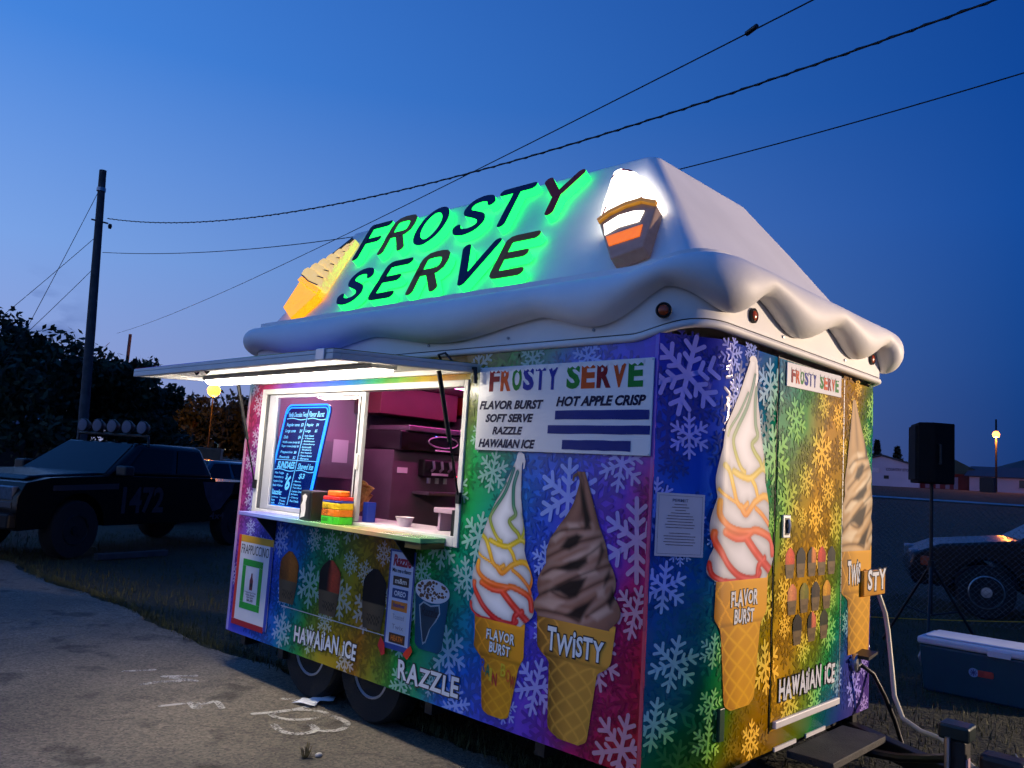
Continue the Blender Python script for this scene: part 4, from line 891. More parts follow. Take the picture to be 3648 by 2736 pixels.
# ---- chassis, wheels, hitch
mb = MB()
mb.bar((-3.5, 0.45, 0.30), (0.15, 0.45, 0.30), 0.06, 0.13); mb.bar((-3.5, 1.97, 0.30), (0.15, 1.97, 0.30), 0.06, 0.13)
for x in (-3.4, -2.9, -1.4, -0.6, 0.05): mb.bar((x, 0.05, 0.335), (x, 2.24, 0.335), 0.06, 0.07)
for x in (-2.62, -1.976): mb.bar((x, 0.3, 0.41), (x, 2.0, 0.41), 0.07, 0.07)
mb.build('chassis_frame', blackm, trailer)
mb = MB(); mb.bar((-3.45, 0.55, 0.21), (-2.95, 0.62, 0.17), 0.05, 0.04); mb.build('levelling_bar', M('rusty_red_steel', (96, 40, 34), 0.7, var=0.3), trailer)
rimm = M('white_wheel_rim', (196, 200, 210), 0.35, 0.2, var=0.08)
def wheel(parent, p, ax, r, w, rim_r, rm):
    A_ = Vector(ax)
    mb = MB(); mb.lathe([(rim_r, -w / 2), (r * 0.94, -w / 2), (r, -w * 0.36), (r, w * 0.36), (r * 0.94, w / 2), (rim_r * 1.02, w / 2), (rim_r, w / 2 - 0.01)], p, ax, 36); o = mb.build('wheel', rubber, parent, smooth='auto')
    mb = MB(); mb.lathe([(rim_r, -w / 2), (rim_r, w / 2 - 0.004), (rim_r * 0.95, w / 2 + 0.004), (rim_r * 0.86, w / 2 - 0.03), (rim_r * 0.7, w / 2 - 0.04), (rim_r * 0.58, w / 2 - 0.012), (rim_r * 0.32, w / 2 - 0.012), (rim_r * 0.30, w / 2 + 0.012), (0, w / 2 + 0.014)], p, ax, 36); rm_ = mb.build('rim', rm, o, smooth='auto')
    mb = MB(); x = A_.cross(Vector((0, 0, 1))).normalized()
    for k in range(8):
        t = 2 * math.pi * k / 8; c = Vector(p) + A_ * (w / 2 - 0.018) + (x * math.cos(t) + Vector((0, 0, 1)) * math.sin(t)) * rim_r * 0.72
        mb.lathe([(rim_r * 0.085, 0), (rim_r * 0.085, 0.004)], c - A_ * 0.016, ax, 8)
    mb.build('vent_hole', black, o)
    return o
for x in (-2.62, -1.976):
    wheel(trailer, (x, 0.175, 0.41), (0, -1, 0), 0.31, 0.17, 0.168, rimm); wheel(trailer, (x, 2.10, 0.41), (0, 1, 0), 0.31, 0.17, 0.168, rimm)
mb = MB(); mb.box(-3.2, -1.35, 0.27, 2.0, 0.45, 0.70); mb.build('wheel_box', blackm, trailer)
mb = MB(); mb.box(0.19, 0.42, 0.98, 1.68, 0.325, 0.36); mb.build('step_plate', M('step_plate_grey', (62, 60, 56), 0.7, var=0.3, bump=0.3, bscale=120), trailer, bevel=0.004)
mb = MB(); mb.bar((0.1, 0.45, 0.27), (1.3, 1.15, 0.27), 0.07, 0.1); mb.bar((0.1, 1.97, 0.27), (1.3, 1.27, 0.27), 0.07, 0.1); mb.box(1.2, 1.42, 1.14, 1.28, 0.22, 0.34)
mb.build('hitch_tongue', blackm, trailer, bevel=0.006)
mb = MB(); mb.lathe([(0.05, 0), (0.062, 0.02), (0.062, 0.1), (0.04, 0.13), (0.0, 0.135)], (1.46, 1.21, 0.26), (0, 0, 1), 18); mb.box(1.36, 1.56, 1.165, 1.255, 0.30, 0.35); mb.build('ball_coupler', blackm, trailer, smooth='auto')
mb = MB(); mb.box(0.835, 0.925, 1.19, 1.28, 0.13, 0.545); jk = mb.build('tongue_jack', blackm, trailer, bevel=0.006)
mb = MB(); mb.box(0.815, 0.945, 1.17, 1.30, 0.546, 0.615); mb.build('jack_head', M('jack_head_green_black', (26, 44, 44), 0.3, 0.3), jk, bevel=0.012)
mb = MB(); mb.tube([(0.88, 1.235, 0.129), (0.88, 1.235, 0.115)], 0.04); mb.tube([(0.88, 1.235, 0.118), (0.88, 1.235, 0.101)], 0.085, 16); mb.build('jack_foot', steel, jk)
mb = MB(); mb.tube([(0.86, 1.16, 0.56), (0.86, 1.155, 0.3)], 0.012); mb.build('jack_handle', alu, jk, smooth='auto')
mb = MB(); mb.box(0.9255, 0.928, 1.20, 1.26, 0.36, 0.47); mb.build('warning_label', M('label_pale_pink', (205, 170, 185), 0.5), jk)
def chain(name, pts, parent):
    mb = MB(); P = [Vector(p) for p in pts]; seg = []
    for a, b in zip(P, P[1:]):
        k = max(1, int((b - a).length / 0.034)); seg += [a.lerp(b, i / k) for i in range(k)]
    for i, (a, b) in enumerate(zip(seg, seg[1:])):
        d = (b - a).normalized(); s_ = d.cross(Vector((0, 0, 1)) if i % 2 else Vector((0.7, 0.7, 0.1))).normalized() * 0.011; e = d * 0.010; mid = (a + b) / 2
        q = [mid + d * 0.022, mid + d * 0.012 + s_, mid - d * 0.012 + s_, mid - d * 0.022, mid - d * 0.012 - s_, mid + d * 0.012 - s_, mid + d * 0.022]
        mb.tube(q, 0.004, 6, cap=False)
    return mb.build(name, M('chain_steel', (150, 155, 160), 0.3, 0.9), parent, smooth=True)
chain('safety_chain', [(1.04, 1.32, 0.50), (1.05, 1.33, 0.40), (1.06, 1.34, 0.30), (1.08, 1.36, 0.2), (1.1, 1.4, 0.13)], trailer)
chain('safety_chain', [(1.10, 1.28, 0.53), (1.12, 1.30, 0.40), (1.12, 1.31, 0.28), (1.14, 1.33, 0.14)], trailer)
mb = MB(); mb.box(0.98, 1.16, 1.17, 1.30, 0.34, 0.52); mb.build('brake_box', blackm, trailer, bevel=0.02)
mb = MB(); mb.tube([(0.28, 1.5, 0.30), (0.40, 1.5, 0.305), (0.55, 1.5, 0.32), (0.68, 1.46, 0.36), (0.80, 1.38, 0.41), (0.86, 1.30, 0.45)], 0.022, 8); mb.build('wiring_harness', black, trailer, smooth='auto')

# ================================================================== THINGS ON THE TRAILER
def plane(o, e1, e2):
    o, e1, e2 = np.array(o, float), np.array(e1, float), np.array(e2, float); n = np.cross(e1, e2); n /= np.linalg.norm(n)
    return lambda s, t, k: tuple(o + e1 * s + e2 * t + n * k)
T = lambda p: (p[0], p[1], p[2] + TZ)
def board(name, fn, w, h, th, mat, label, cat, bevel=0.002):
    mb = MB(); mb.prism([(0, 0), (w, 0), (w, h), (0, h)], fn, -th, 0.0); o = mb.build(name, mat, None, bevel=bevel); return tag(o, label, cat)
# menu board: FROSTY SERVE in snow-capped colours
SNOWC = {'r': (140, 14, 34), 'o': (215, 84, 30), 'g': (16, 130, 48), 'b': (16, 40, 150)}
def frosty(fn, x0, x1, z0, z1, x2, x3, parent, off=0.0012):
    for word, a, b, cols in (('FROSTY', x0, x1, 'rogbbb'), ('SERVE', x2, x3, 'gorog')):
        w = (b - a) / len(word)
        for i, (ch, c) in enumerate(zip(word, cols)):
            mb = MB(); text(mb, ch, fn, a + w * i + w * 0.13, a + w * i + w * 0.87, z0, z1, off, 0.045); mb.build('title_letter', M('frosty_' + c, SNOWC[c], 0.6, var=0.05, spec=0.2), parent, fix=False)
            mb = MB(); xs = a + w * i + w * 0.05; hh_ = z1 - z0
            pts = [(xs, z1 - hh_ * 0.06), (xs + w * 0.18, z1 - hh_ * 0.15), (xs + w * 0.36, z1 - hh_ * 0.07), (xs + w * 0.55, z1 - hh_ * 0.18), (xs + w * 0.75, z1 - hh_ * 0.05), (xs + w * 0.9, z1 - hh_ * 0.13), (xs + w * 0.95, z1 + hh_ * 0.06), (xs + w * 0.5, z1 + hh_ * 0.10), (xs, z1 + hh_ * 0.06)]
            mb.poly([fn(p[0], p[1], off + 0.0008) for p in pts]); mb.build('snow_cap', paper_white, parent, fix=False)
fn = plane(T((-1.112, -0.016, 1.728)), (1, 0, 0), (0, 0, 1))
mbd = board('menu_board', fn, 1.10, 0.438, 0.007, paper_white, 'white menu board with colourful title and three blanked out lines beside serving window', 'sign', 0.003)
frosty(fn, 0.075, 0.555, 0.315, 0.425, 0.60, 1.05, mbd)
for s, a, b, z0, z1 in (('FLAVOR BURST', 0.02, 0.462, 0.216, 0.257), ('SOFT SERVE', 0.07, 0.40, 0.149, 0.188), ('RAZZLE', 0.126, 0.332, 0.086, 0.122), ('HAWAIIAN ICE', 0.031, 0.421, 0.018, 0.058), ('HOT APPLE CRISP', 0.55, 1.063, 0.227, 0.270)):
    mb = MB(); text(mb, s, fn, a, b, z0, z1, 0.0012, 0.045, 0.25); mb.build('menu_lettering', M('menu_ink', (14, 15, 58), 0.6, var=0, spec=0.2), mbd, fix=False)
for a, b, z0, z1 in ((0.544, 1.087, 0.161, 0.205), (0.502, 1.094, 0.093, 0.133), (0.598, 0.995, 0.017, 0.064)):
    mb = MB(); k = 8; up = [(a + (b - a) * i / k, z1 + random.uniform(-0.0015, 0.0015)) for i in range(k + 1)]; lo = [(a + (b - a) * i / k, z0 + random.uniform(-0.0015, 0.0015)) for i in range(k, -1, -1)]
    mb.poly([fn(*q, 0.0016) for q in up + lo]); mb.build('blue_tape', M('blue_tape', (10, 40, 125), 0.6, var=0.1, spec=0.2), mbd, fix=False)
for q in ((0.008, 0.43), (1.092, 0.43), (0.008, 0.008), (1.092, 0.008)):
    mb = MB(); p = fn(*q, 0.0); mb.lathe([(0.004, 0), (0.004, 0.002), (0, 0.003)], p, (0, -1, 0), 8); mb.build('screw', alu, mbd)
fn = plane(T((0.192, 0.868, 2.142)), (0, 0.6975, 0.02), (0, 0.0, 0.124)); 
fn = plane((0.1955, 0.868, 2.142 + TZ), (0, 1, 0.028), (0, 0, 1))
ds = board('door_sign', fn, 0.697, 0.123, 0.006, paper_white, 'small white sign with colourful title at top of end door', 'sign')
frosty(fn, 0.045, 0.36, 0.028, 0.098, 0.40, 0.66, ds)
# permit sheet on the nose corner panel
e1 = np.array([0.145, 0.2215, 0]); e1 /= np.linalg.norm(e1); nch = np.array([e1[1], -e1[0], 0])
fn = plane(np.array([0, 0, 1.303 + TZ]) + e1 * 0.016 + nch * 0.0085, e1, (0, 0, 1))
pt = board('permit_sheet', fn, 0.228, 0.272, 0.0015, M('permit_paper', (170, 185, 215), 0.25, var=0.04), 'pale permit sheet in plastic sleeve on the nose corner', 'notice', 0)
mb = MB(); text(mb, 'PERMIT', fn, 0.075, 0.15, 0.235, 0.248, 0.0006, 0.01)
for i, w_ in enumerate((0.06, 0.08, 0.05, 0.09, 0.12, 0.13, 0.12, 0.14, 0.13, 0.1, 0.15, 0.14, 0.15, 0.13)): 
    z = 0.222 - i * 0.0125 - (0.012 if i > 8 else 0); mb.poly([fn(a, b, 0.0006) for a, b in ((0.114 - w_ / 2, z), (0.114 + w_ / 2, z), (0.114 + w_ / 2, z + 0.0035), (0.114 - w_ / 2, z + 0.0035))])
mb.build('permit_lettering', M('permit_ink', (70, 80, 110), 0.6, var=0), pt, fix=False)
mb = MB()
for a, b, c, d in ((0.01, 0.218, 0.01, 0.0115), (0.01, 0.218, 0.2605, 0.262), (0.01, 0.0115, 0.012, 0.26), (0.2165, 0.218, 0.012, 0.26)): mb.poly([fn(*q, 0.0006) for q in ((a, c), (b, c), (b, d), (a, d))])
mb.build('permit_border', M('permit_ink2', (90, 100, 140), 0.6, var=0), pt, fix=False)
# frappuccino poster edged with coloured tape
fn = plane(T((-3.48, -0.010, 0.452)), (1, 0, 0), (0, 0, 1))
po = board('poster', fn, 0.47, 0.612, 0.002, M('poster_paper', (225, 225, 232), 0.5, var=0.03), 'handmade drink poster edged in red, yellow and blue tape below shelf', 'poster', 0)
for nm, c, a, b, z0, z1 in (('red_tape', (215, 50, 35), 0, 0.035, 0.028, 0.612), ('yellow_tape', (215, 160, 20), 0.036, 0.47, 0.565, 0.612), ('blue_tape', (25, 60, 170), 0.432, 0.47, 0.0, 0.564), ('crimson_tape', (170, 20, 40), 0.0, 0.431, -0.012, 0.027)):
    mb = MB(); mb.poly([fn(*q, 0.0012) for q in ((a, z0), (b, z0), (b, z1), (a, z1))]); mb.build(nm, M('tape_' + nm, c, 0.45, var=0.06), po, fix=False)
mb = MB()
for a, b, c, d in ((0.09, 0.36, 0.405, 0.45), (0.09, 0.36, 0.11, 0.155), (0.09, 0.135, 0.156, 0.404), (0.315, 0.36, 0.156, 0.404)): mb.poly([fn(*q, 0.0012) for q in ((a, c), (b, c), (b, d), (a, d))])
mb.build('green_tape', M('green_tape', (30, 165, 50), 0.45, var=0.06), po, fix=False)
mb = MB(); text(mb, 'FRAPPUCCINO', fn, 0.05, 0.42, 0.485, 0.55, 0.0012, 0.0); mb.build('poster_title', M('marker_ink', (24, 24, 34), 0.6, var=0), po, fix=False); mb = MB()
for i, s in enumerate(('Frappuccino Treat', 'Glass Bottle', 'Iced Latte')): text(mb, s, fn, 0.15 + 0.015 * i, 0.30 - 0.015 * i, 0.222 - i * 0.016, 0.233 - i * 0.016, 0.0012, 0.012)
text(mb, '$6.00', fn, 0.185, 0.265, 0.165, 0.183, 0.0012, 0.02)
mb.build('poster_lettering', M('marker_ink', (24, 24, 34), 0.6, var=0), po, fix=False)
mb = MB(); mb.poly([fn(a, b, 0.0014) for a, b in ((0.205, 0.245), (0.245, 0.245), (0.248, 0.31), (0.235, 0.335), (0.233, 0.36), (0.217, 0.36), (0.215, 0.335), (0.202, 0.31))]); mb.build('bottle_picture', M('bottle_print', (120, 50, 60), 0.5, var=0.4, scale=50), po, fix=False)
mb = MB(); mb.poly([fn(0.225 + 0.014 * math.cos(t), 0.28 + 0.014 * math.sin(t), 0.0017) for t in np.linspace(0, 6.28, 14)[:-1]]); mb.build('bottle_label_picture', ink, po, fix=False)
# razzle flavour strip
fn = plane(T((-1.748, -0.011, 0.595)), (1, 0, 0), (0, 0, 1))
rz = board('flavor_strip_sign', fn, 0.222, 0.55, 0.003, M('strip_paper', (205, 212, 232), 0.3, var=0.03), 'tall narrow flavour sign with candy names held by red tape', 'sign', 0)
mb = MB()
for a, b, c, d in ((0.0, 0.012, 0.0, 0.55), (0.21, 0.222, 0.0, 0.55), (0.0125, 0.2095, 0.538, 0.55), (0.0125, 0.2095, 0.0, 0.03)): mb.poly([fn(*q, 0.001) for q in ((a, c), (b, c), (b, d), (a, d))])
mb.build('blue_border', M('strip_blue', (40, 70, 150), 0.35, var=0), rz, fix=False)
mb = MB(); text(mb, 'Razzle', fn, 0.035, 0.19, 0.462, 0.52, 0.0014, 0.045, 0.15); mb.build('title_lettering', M('strip_crimson', (165, 20, 60), 0.35, var=0), rz, fix=False)
mb = MB(); text(mb, 'Mix me a flavor', fn, 0.03, 0.195, 0.425, 0.447, 0.0014, 0.02); mb.build('subtitle_lettering', ink, rz, fix=False)
for s, z, c, tcol, bo in (('m&m', 0.352, (60, 40, 30), (230, 225, 215), 0.03), ('OREO', 0.283, (20, 60, 120), (225, 232, 240), 0.03), ('Butterfinger', 0.215, (226, 130, 40), (30, 60, 150), 0.02), ('Toasted', 0.155, (212, 214, 224), (140, 140, 160), 0.0), ('Twix', 0.10, (212, 214, 224), (140, 140, 160), 0.0), ('HEATH', 0.038, (70, 34, 20), (225, 120, 30), 0.04)):
    mb = MB(); mb.poly([fn(a, b, 0.0014) for a, b in ((0.042, z), (0.182, z), (0.182, z + 0.052), (0.042, z + 0.052))]); cd = mb.build('flavor_card', M('card_' + s, c, 0.4, var=0.04), rz, fix=False)
    mb = MB(); text(mb, s, fn, 0.062, 0.162, z + 0.013, z + 0.04, 0.0022, bo); mb.build('card_lettering', M('cardink_' + s, tcol, 0.4, var=0), cd, fix=False)
for q, c in (([(-0.05, 0.0), (-0.01, -0.05), (0.02, -0.035), (0.01, 0.02), (-0.03, 0.055)], (190, 25, 35)), ([(0.175, -0.01), (0.215, -0.03), (0.255, 0.02), (0.24, 0.05), (0.2, 0.02)], (225, 55, 25))):
    mb = MB(); mb.poly([fn(a, b, 0.0035) for a, b in q]); mb.build('red_tape', M('tape_%d' % c[0], c, 0.45, var=0.08), rz, fix=False)

# lit blue menu board leaning inside the window
e2b = np.array([0, 0.115, 0.738]); e2b /= np.linalg.norm(e2b)
fn = plane(np.array([-3.333, 0.078, 1.283 + TZ]), (1, 0, 0), e2b)
Wb, Hb_ = 0.565, 0.745
def rrect(x0, x1, z0, z1, r, tl=True, n=8):
    P = [(x0, z0), (x1, z0)]
    for t in np.linspace(0, math.pi / 2, n): P.append((x1 - r + r * math.cos(t), z1 - r + r * math.sin(t)))
    for t in np.linspace(math.pi / 2, math.pi, n): P.append((x0 + r + r * math.cos(t), z1 - r + r * math.sin(t)))
    return P
mb = MB(); mb.prism(rrect(0, Wb, 0, Hb_, 0.06), fn, -0.012, 0.0); lb = tag(mb.build('chalk_menu_board', M('glowing_blackboard', (10, 16, 60), 0.2, em=(10, 40, 190), es=0.28, var=0)), 'glowing blue chalk menu board leaning inside the window', 'menu board')
neon = M('blue_led_edge', (60, 140, 255), 0.3, em=(30, 130, 255), es=3.0, var=0, samp=False)
mb = MB(); mb.tube([fn(a, b, 0.004) for a, b in rrect(0.006, Wb - 0.006, 0.006, Hb_ - 0.006, 0.056)] + [fn(0.006, 0.006, 0.004)], 0.006, 6); mb.build('led_edge', neon, lb, smooth=True)
mb = MB(); mb.tube([fn(a, b, 0.004) for a, b in rrect(0.024, Wb - 0.024, 0.39, Hb_ - 0.026, 0.045)[2:]] , 0.004, 6); mb.tube([fn(Wb - 0.024, 0.02, 0.004), fn(Wb - 0.024, Hb_ - 0.07, 0.004)], 0.004, 6); mb.build('led_inner_edge', neon, lb, smooth=True)
mb = MB()
for a, b in (((0.02, 0.335), (Wb - 0.02, 0.335)), ((0.295, 0.02), (0.295, Hb_ - 0.04))): mb.tube([fn(*a, 0.003), fn(*b, 0.003)], 0.0022, 5)
def wave(x0, x1, z): mb.tube([fn(x0 + (x1 - x0) * t, z + 0.006 * math.sin(t * 6), 0.003) for t in np.linspace(0, 1, 12)], 0.003, 5)
wave(0.04, 0.28, Hb_ - 0.11); wave(0.31, 0.53, Hb_ - 0.11); wave(0.03, 0.28, 0.262); wave(0.31, 0.53, 0.262)
L_ = [('Vanilla Chocolate Twist', 0.045, 0.285, 0.652, 0.685, 0), ('Flavor Burst', 0.31, 0.50, 0.652, 0.69, 0), ('Regular cone  $3', 0.05, 0.27, 0.575, 0.605, 0), ('Large cone      $4', 0.05, 0.27, 0.53, 0.56, 0), ('Dish                $4', 0.05, 0.27, 0.487, 0.513, 0),
      ('Waffle cone (only) $1', 0.045, 0.275, 0.452, 0.472, 0), ('Sugar cone (only) $1', 0.045, 0.275, 0.424, 0.444, 0), ('Frappuccino  $6', 0.05, 0.26, 0.378, 0.402, 0), ('Powerade     $2', 0.05, 0.26, 0.343, 0.365, 0), ('Regular    $4', 0.31, 0.46, 0.578, 0.605, 0), ('Large      $5', 0.31, 0.46, 0.535, 0.56, 0),
      ('SUNDAES', 0.05, 0.275, 0.275, 0.322, 0.02), ('Shaved Ice', 0.32, 0.51, 0.275, 0.315, 0.01), ('Hot Fudge', 0.04, 0.16, 0.228, 0.248, 0), ('Strawberry', 0.04, 0.17, 0.198, 0.218, 0), ('Apple Crisp', 0.04, 0.17, 0.168, 0.188, 0), ('Maple Walnut', 0.04, 0.18, 0.138, 0.158, 0), ('$', 0.195, 0.22, 0.19, 0.24, 0.01), ('6', 0.215, 0.265, 0.125, 0.22, 0.02),
      ('Razzle:', 0.05, 0.19, 0.085, 0.12, 0.01), ('$3', 0.36, 0.43, 0.205, 0.245, 0.01)]
for s, a, b, z0, z1, bo in L_: text(mb, s, fn, a, b, z0, z1, 0.0015, 0.012 + bo, 0.12)
for i, s in enumerate(('- Nacho Caramel', '- Cherry', '- Bubblegum', '- Strawberry', '- Butterscotch', '- Blueberry', '- Black Raspberry', '- Peanut Butter', '- Banana')): text(mb, s, fn, 0.305, 0.43 + 0.012 * (i % 4), 0.508 - 0.0205 * i, 0.521 - 0.0205 * i, 0.0015, 0.02)
for i, s in enumerate(('- Mango', '- Watermelon', '- Tigers Blood', '- Lemon Lime', '- Blue Raspberry', '- Cherry', '- Pina Colada')): text(mb, s, fn, 0.305, 0.40 + 0.012 * (i % 4), 0.18 - 0.0225 * i, 0.194 - 0.0225 * i, 0.0015, 0.02)
for i, s in enumerate(('Butterfinger   Toasted', 'm&m     Twix', 'Heath     Oreo')): text(mb, s, fn, 0.04, 0.26, 0.058 - 0.02 * i, 0.071 - 0.02 * i, 0.0015, 0.02)
mb.build('chalk_lettering', M('glowing_chalk', (170, 225, 255), 0.5, em=(110, 205, 255), es=1.25, var=0, samp=False), lb, fix=False)

# napkin dispenser and tip jar on the shelf
def at_z(o, p): o.location = p; return o
nd = empty('napkin_dispenser', (-2.43, -0.095, 1.2485 + TZ), 0, 'black napkin dispenser with torn white napkin on serving shelf', 'napkin dispenser')
mb = MB(); mb.box(-0.062, 0.062, -0.075, 0.05, 0, 0.185); mb.build('casing', M('dispenser_black', (26, 26, 28), 0.4, var=0.1), nd, bevel=0.012)
mb = MB(); mb.box(-0.046, 0.046, -0.0775, -0.0755, 0.02, 0.165); mb.build('face_plate', M('dispenser_grey', (44, 42, 42), 0.35), nd, bevel=0.001)
mb = MB(); mb.poly([(x, -0.079, z) for x, z in ((-0.04, 0.012), (0.01, 0.025), (0.018, 0.07), (0.012, 0.11), (0.026, 0.15), (0.0, 0.162), (-0.028, 0.15), (-0.02, 0.12), (-0.038, 0.09), (-0.03, 0.05))]); mb.build('napkin', M('tissue', (238, 232, 228), 0.9), nd)
tj = empty('tip_jar', (-2.185, -0.095, 1.2485 + TZ), 0, 'plastic tip jar wrapped in green, orange, yellow, blue and red tape', 'jar')
def octp(w, d, c): return [(-w + c, -d), (w - c, -d), (w, -d + c), (w, d - c), (w - c, d), (-w + c, d), (-w, d - c), (-w, -d + c)]
zz = 0
for nm, c, h in (('green_band', (70, 200, 40), 0.045), ('orange_band', (245, 130, 25), 0.042), ('yellow_band', (250, 200, 25), 0.038), ('blue_band', (50, 60, 150), 0.014), ('red_band', (230, 50, 45), 0.022)):
    mb = MB(); wv = 0.090 if nm != 'red_band' else 0.086
    mb.prism(octp(wv + random.uniform(-0.003, 0.002), 0.072, 0.026), lambda u, v, w: (u, v, w), zz, zz + h); mb.build(nm, M('jar_' + nm, c, 0.35, var=0.12, scale=25, bump=0.35, bscale=35), tj, bevel=0.004); zz += h + 0.0004
mb = MB(); mb.prism(octp(0.066, 0.054, 0.024), lambda u, v, w: (u, v, w), zz, zz + 0.034); mb.build('lid', M('jar_orange_lid', (250, 120, 30), 0.35, var=0.1, bump=0.2), tj, bevel=0.008)
mb = MB(); fj = lambda s, t, k: (s, -0.073 - k, t)
for s, z in (('SHOW', 0.100), ('US', 0.078), ('SOME', 0.056), ('LOVE', 0.018)): text(mb, s, fj, -0.058, 0.01, z, z + 0.016, 0.003, 0.0)
mb.build('marker_lettering', ink, tj, fix=False)
mb = MB(); mb.box(-2.165, -2.115, -0.005 + 0.08, 0.09 + 0.05, 1.263 + TZ, 1.385 + TZ); tag(mb.build('blue_box', M('blue_carton', (20, 50, 150), 0.4), bevel=0.003), 'small blue carton standing on counter beside window mullion', 'box')
wc = empty('waffle_cone_stack', (-2.42, 0.20, 1.2625 + TZ), 0, 'stack of brown waffle cones on the counter behind glass', 'waffle cones')
wm = M('waffle', (176, 122, 62), 0.7, var=0.25, scale=40, bump=0.5, bscale=70)
for i, (x, y, z, tx) in enumerate(((0, 0, 0.0, 0.2), (0.03, 0.02, 0.05, 0.25), (0.06, 0.0, 0.10, 0.3), (-0.05, 0.03, 0.01, 0.1), (0.02, -0.03, 0.13, 0.4))):
    mb = MB(); mb.lathe([(0.012, 0), (0.05, 0.12), (0.053, 0.121), (0.049, 0.115), (0.01, 0.01)], (x, y, z), (math.sin(tx), 0.1, math.cos(tx)), 16); mb.build('waffle_cone', wm, wc, smooth='auto')
mb = MB(); mb.lathe([(0.035, 0), (0.055, 0.055), (0.058, 0.056), (0.053, 0.05), (0.032, 0.006), (0.0, 0.005)], (-1.83, 0.14, 1.2628 + TZ), (0, 0, 1), 20); tag(mb.build('paper_bowl', M('paper_bowl', (235, 215, 222), 0.6), smooth='auto'), 'small white paper bowl on the inside counter', 'bowl')
# soft-serve machine against the rear wall
sm = empty('soft_serve_machine', (-3.49, 1.42, 0.45 + TZ), 0, 'steel soft serve machine with dark head and blue lights inside trailer', 'ice cream machine')
st_ = M('machine_steel', (150, 135, 150), 0.28, 0.8, var=0.08)
mb = MB(); mb.box(0, 0.42, -0.42, 0.33, 0.0, 1.30); mb.build('cabinet', M('machine_side', (118, 92, 112), 0.4, 0.35, var=0.08), sm, bevel=0.01)
mb = MB(); mb.box(0.0, 0.50, -0.42, 0.34, 1.3005, 1.455); hd = mb.build('head', M('machine_head', (20, 20, 24), 0.25, var=0.1), sm, bevel=0.01)
mb = MB(); mb.box(0.0, 0.52, -0.36, 0.36, 1.456, 1.50); mb.build('top_trim', st_, sm, bevel=0.006)
mb = MB(); mb.tube([(0.508, 0.02 + 0.16 * math.cos(t), 1.385 + 0.045 * math.sin(t)) for t in np.linspace(0, 2 * math.pi, 33)], 0.006, 6, cap=False); mb.build('chrome_ring', alu, hd, smooth=True)
for y in (-0.06, 0.10):
    mb = MB(); mb.lathe([(0.007, 0), (0.007, 0.006), (0, 0.008)], (0.502, y, 1.425), (1, 0, 0), 10); mb.build('blue_light', M('blue_led', (60, 120, 255), 0.3, em=(40, 110, 255), es=12, var=0, samp=False), hd)
mb = MB(); mb.box(0.421, 0.50, -0.16, 0.18, 1.10, 1.24); mb.build('dispenser_block', black, sm, bevel=0.012)
for y in (-0.08, 0.01, 0.10):
    mb = MB(); mb.tube([(0.515, y, 1.23), (0.53, y, 1.17), (0.50, y, 1.15)], 0.011); mb.build('draw_handle', alu, sm, smooth='auto'); mb = MB(); mb.tube([(0.47, y, 1.095), (0.47, y, 1.05)], 0.016); mb.build('nozzle', alu, sm, smooth='auto')
mb = MB(); mb.box(0.501, 0.504, -0.08, 0.10, 1.115, 1.135); mb.build('name_strip', paper_white, sm)
mb = MB(); mb.box(0.501, 0.504, -0.06, 0.12, 1.312, 1.324); mb.build('head_label', paper_white, hd)
mb = MB(); mb.box(0.421, 0.62, -0.2, 0.24, 0.96, 0.985); mb.build('drip_tray', st_, sm, bevel=0.005)
mb = MB(); mb.box(0.421, 0.427, -0.37, -0.27, 1.12, 1.165); mb.build('paper_note', paper_white, sm)
mb = MB(); mb.box(0.421, 0.44, 0.22, 0.31, 1.10, 1.25); ct = mb.build('control_panel', M('control_pale', (170, 130, 150), 0.4), sm)
mb = MB(); mb.lathe([(0.006, 0), (0, 0.005)], (0.441, 0.25, 1.115), (1, 0, 0), 8); mb.build('red_light', M('red_led', (255, 40, 60), 0.3, em=(255, 20, 60), es=10, var=0, samp=False), ct)
cs = M('cup_white', (230, 205, 215), 0.5)
for i, (y, z) in enumerate(((1.965, 0), (2.1, 0))):
    mb = MB()
    for k in range(4): mb.lathe([(0.028, 0.04 * k), (0.042, 0.04 * k + 0.075), (0.044, 0.04 * k + 0.077), (0.040, 0.04 * k + 0.07), (0.027, 0.04 * k + 0.01)], (-2.98, y, 2.0905 + TZ), (0, 0, 1), 16)
    tag(mb.build('cup_stack', cs, smooth='auto'), ('stack of white cups on the high inside shelf'), 'cups', 'cup stacks on the inside shelf')
mb = MB(); mb.box(-3.49, -2.95, 1.83, 2.23, 0.4505 + TZ, 1.98 + TZ); tag(mb.build('fridge', M('dark_fridge', (46, 34, 44), 0.3, 0.4), bevel=0.01), 'tall dark fridge in the far corner inside trailer', 'fridge')

# hoses and cords
mb = MB(); mb.tube([T(p) for p in [(0.20, 2.19, 1.034), (0.225, 2.225, 0.93), (0.235, 2.25, 0.827), (0.271, 2.2, 0.66), (0.325, 2.1, 0.483), (0.404, 2.0, 0.393), (0.53, 1.9, 0.373), (0.657, 1.8, 0.385), (0.78, 1.68, 0.36), (0.86, 1.60, 0.335)]], 0.0135, 10); tag(mb.build('water_hose', M('white_hose', (205, 200, 170), 0.45, var=0.08), smooth='auto'), 'cream white hose drooping from the wrapped box to the hitch', 'hose')
mb = MB(); mb.tube([T(p) for p in [(0.215, 1.87, 0.665), (0.27, 1.91, 0.62), (0.30, 2.0, 0.50), (0.335, 2.07, 0.36), (0.37, 2.12, 0.20), (0.42, 2.12, 0.125), (0.55, 2.2, 0.112), (0.8, 2.6, 0.112)]], 0.0125, 10); tag(mb.build('power_cord', black, smooth='auto'), 'black power cord plugged into the trailer inlet', 'cord')

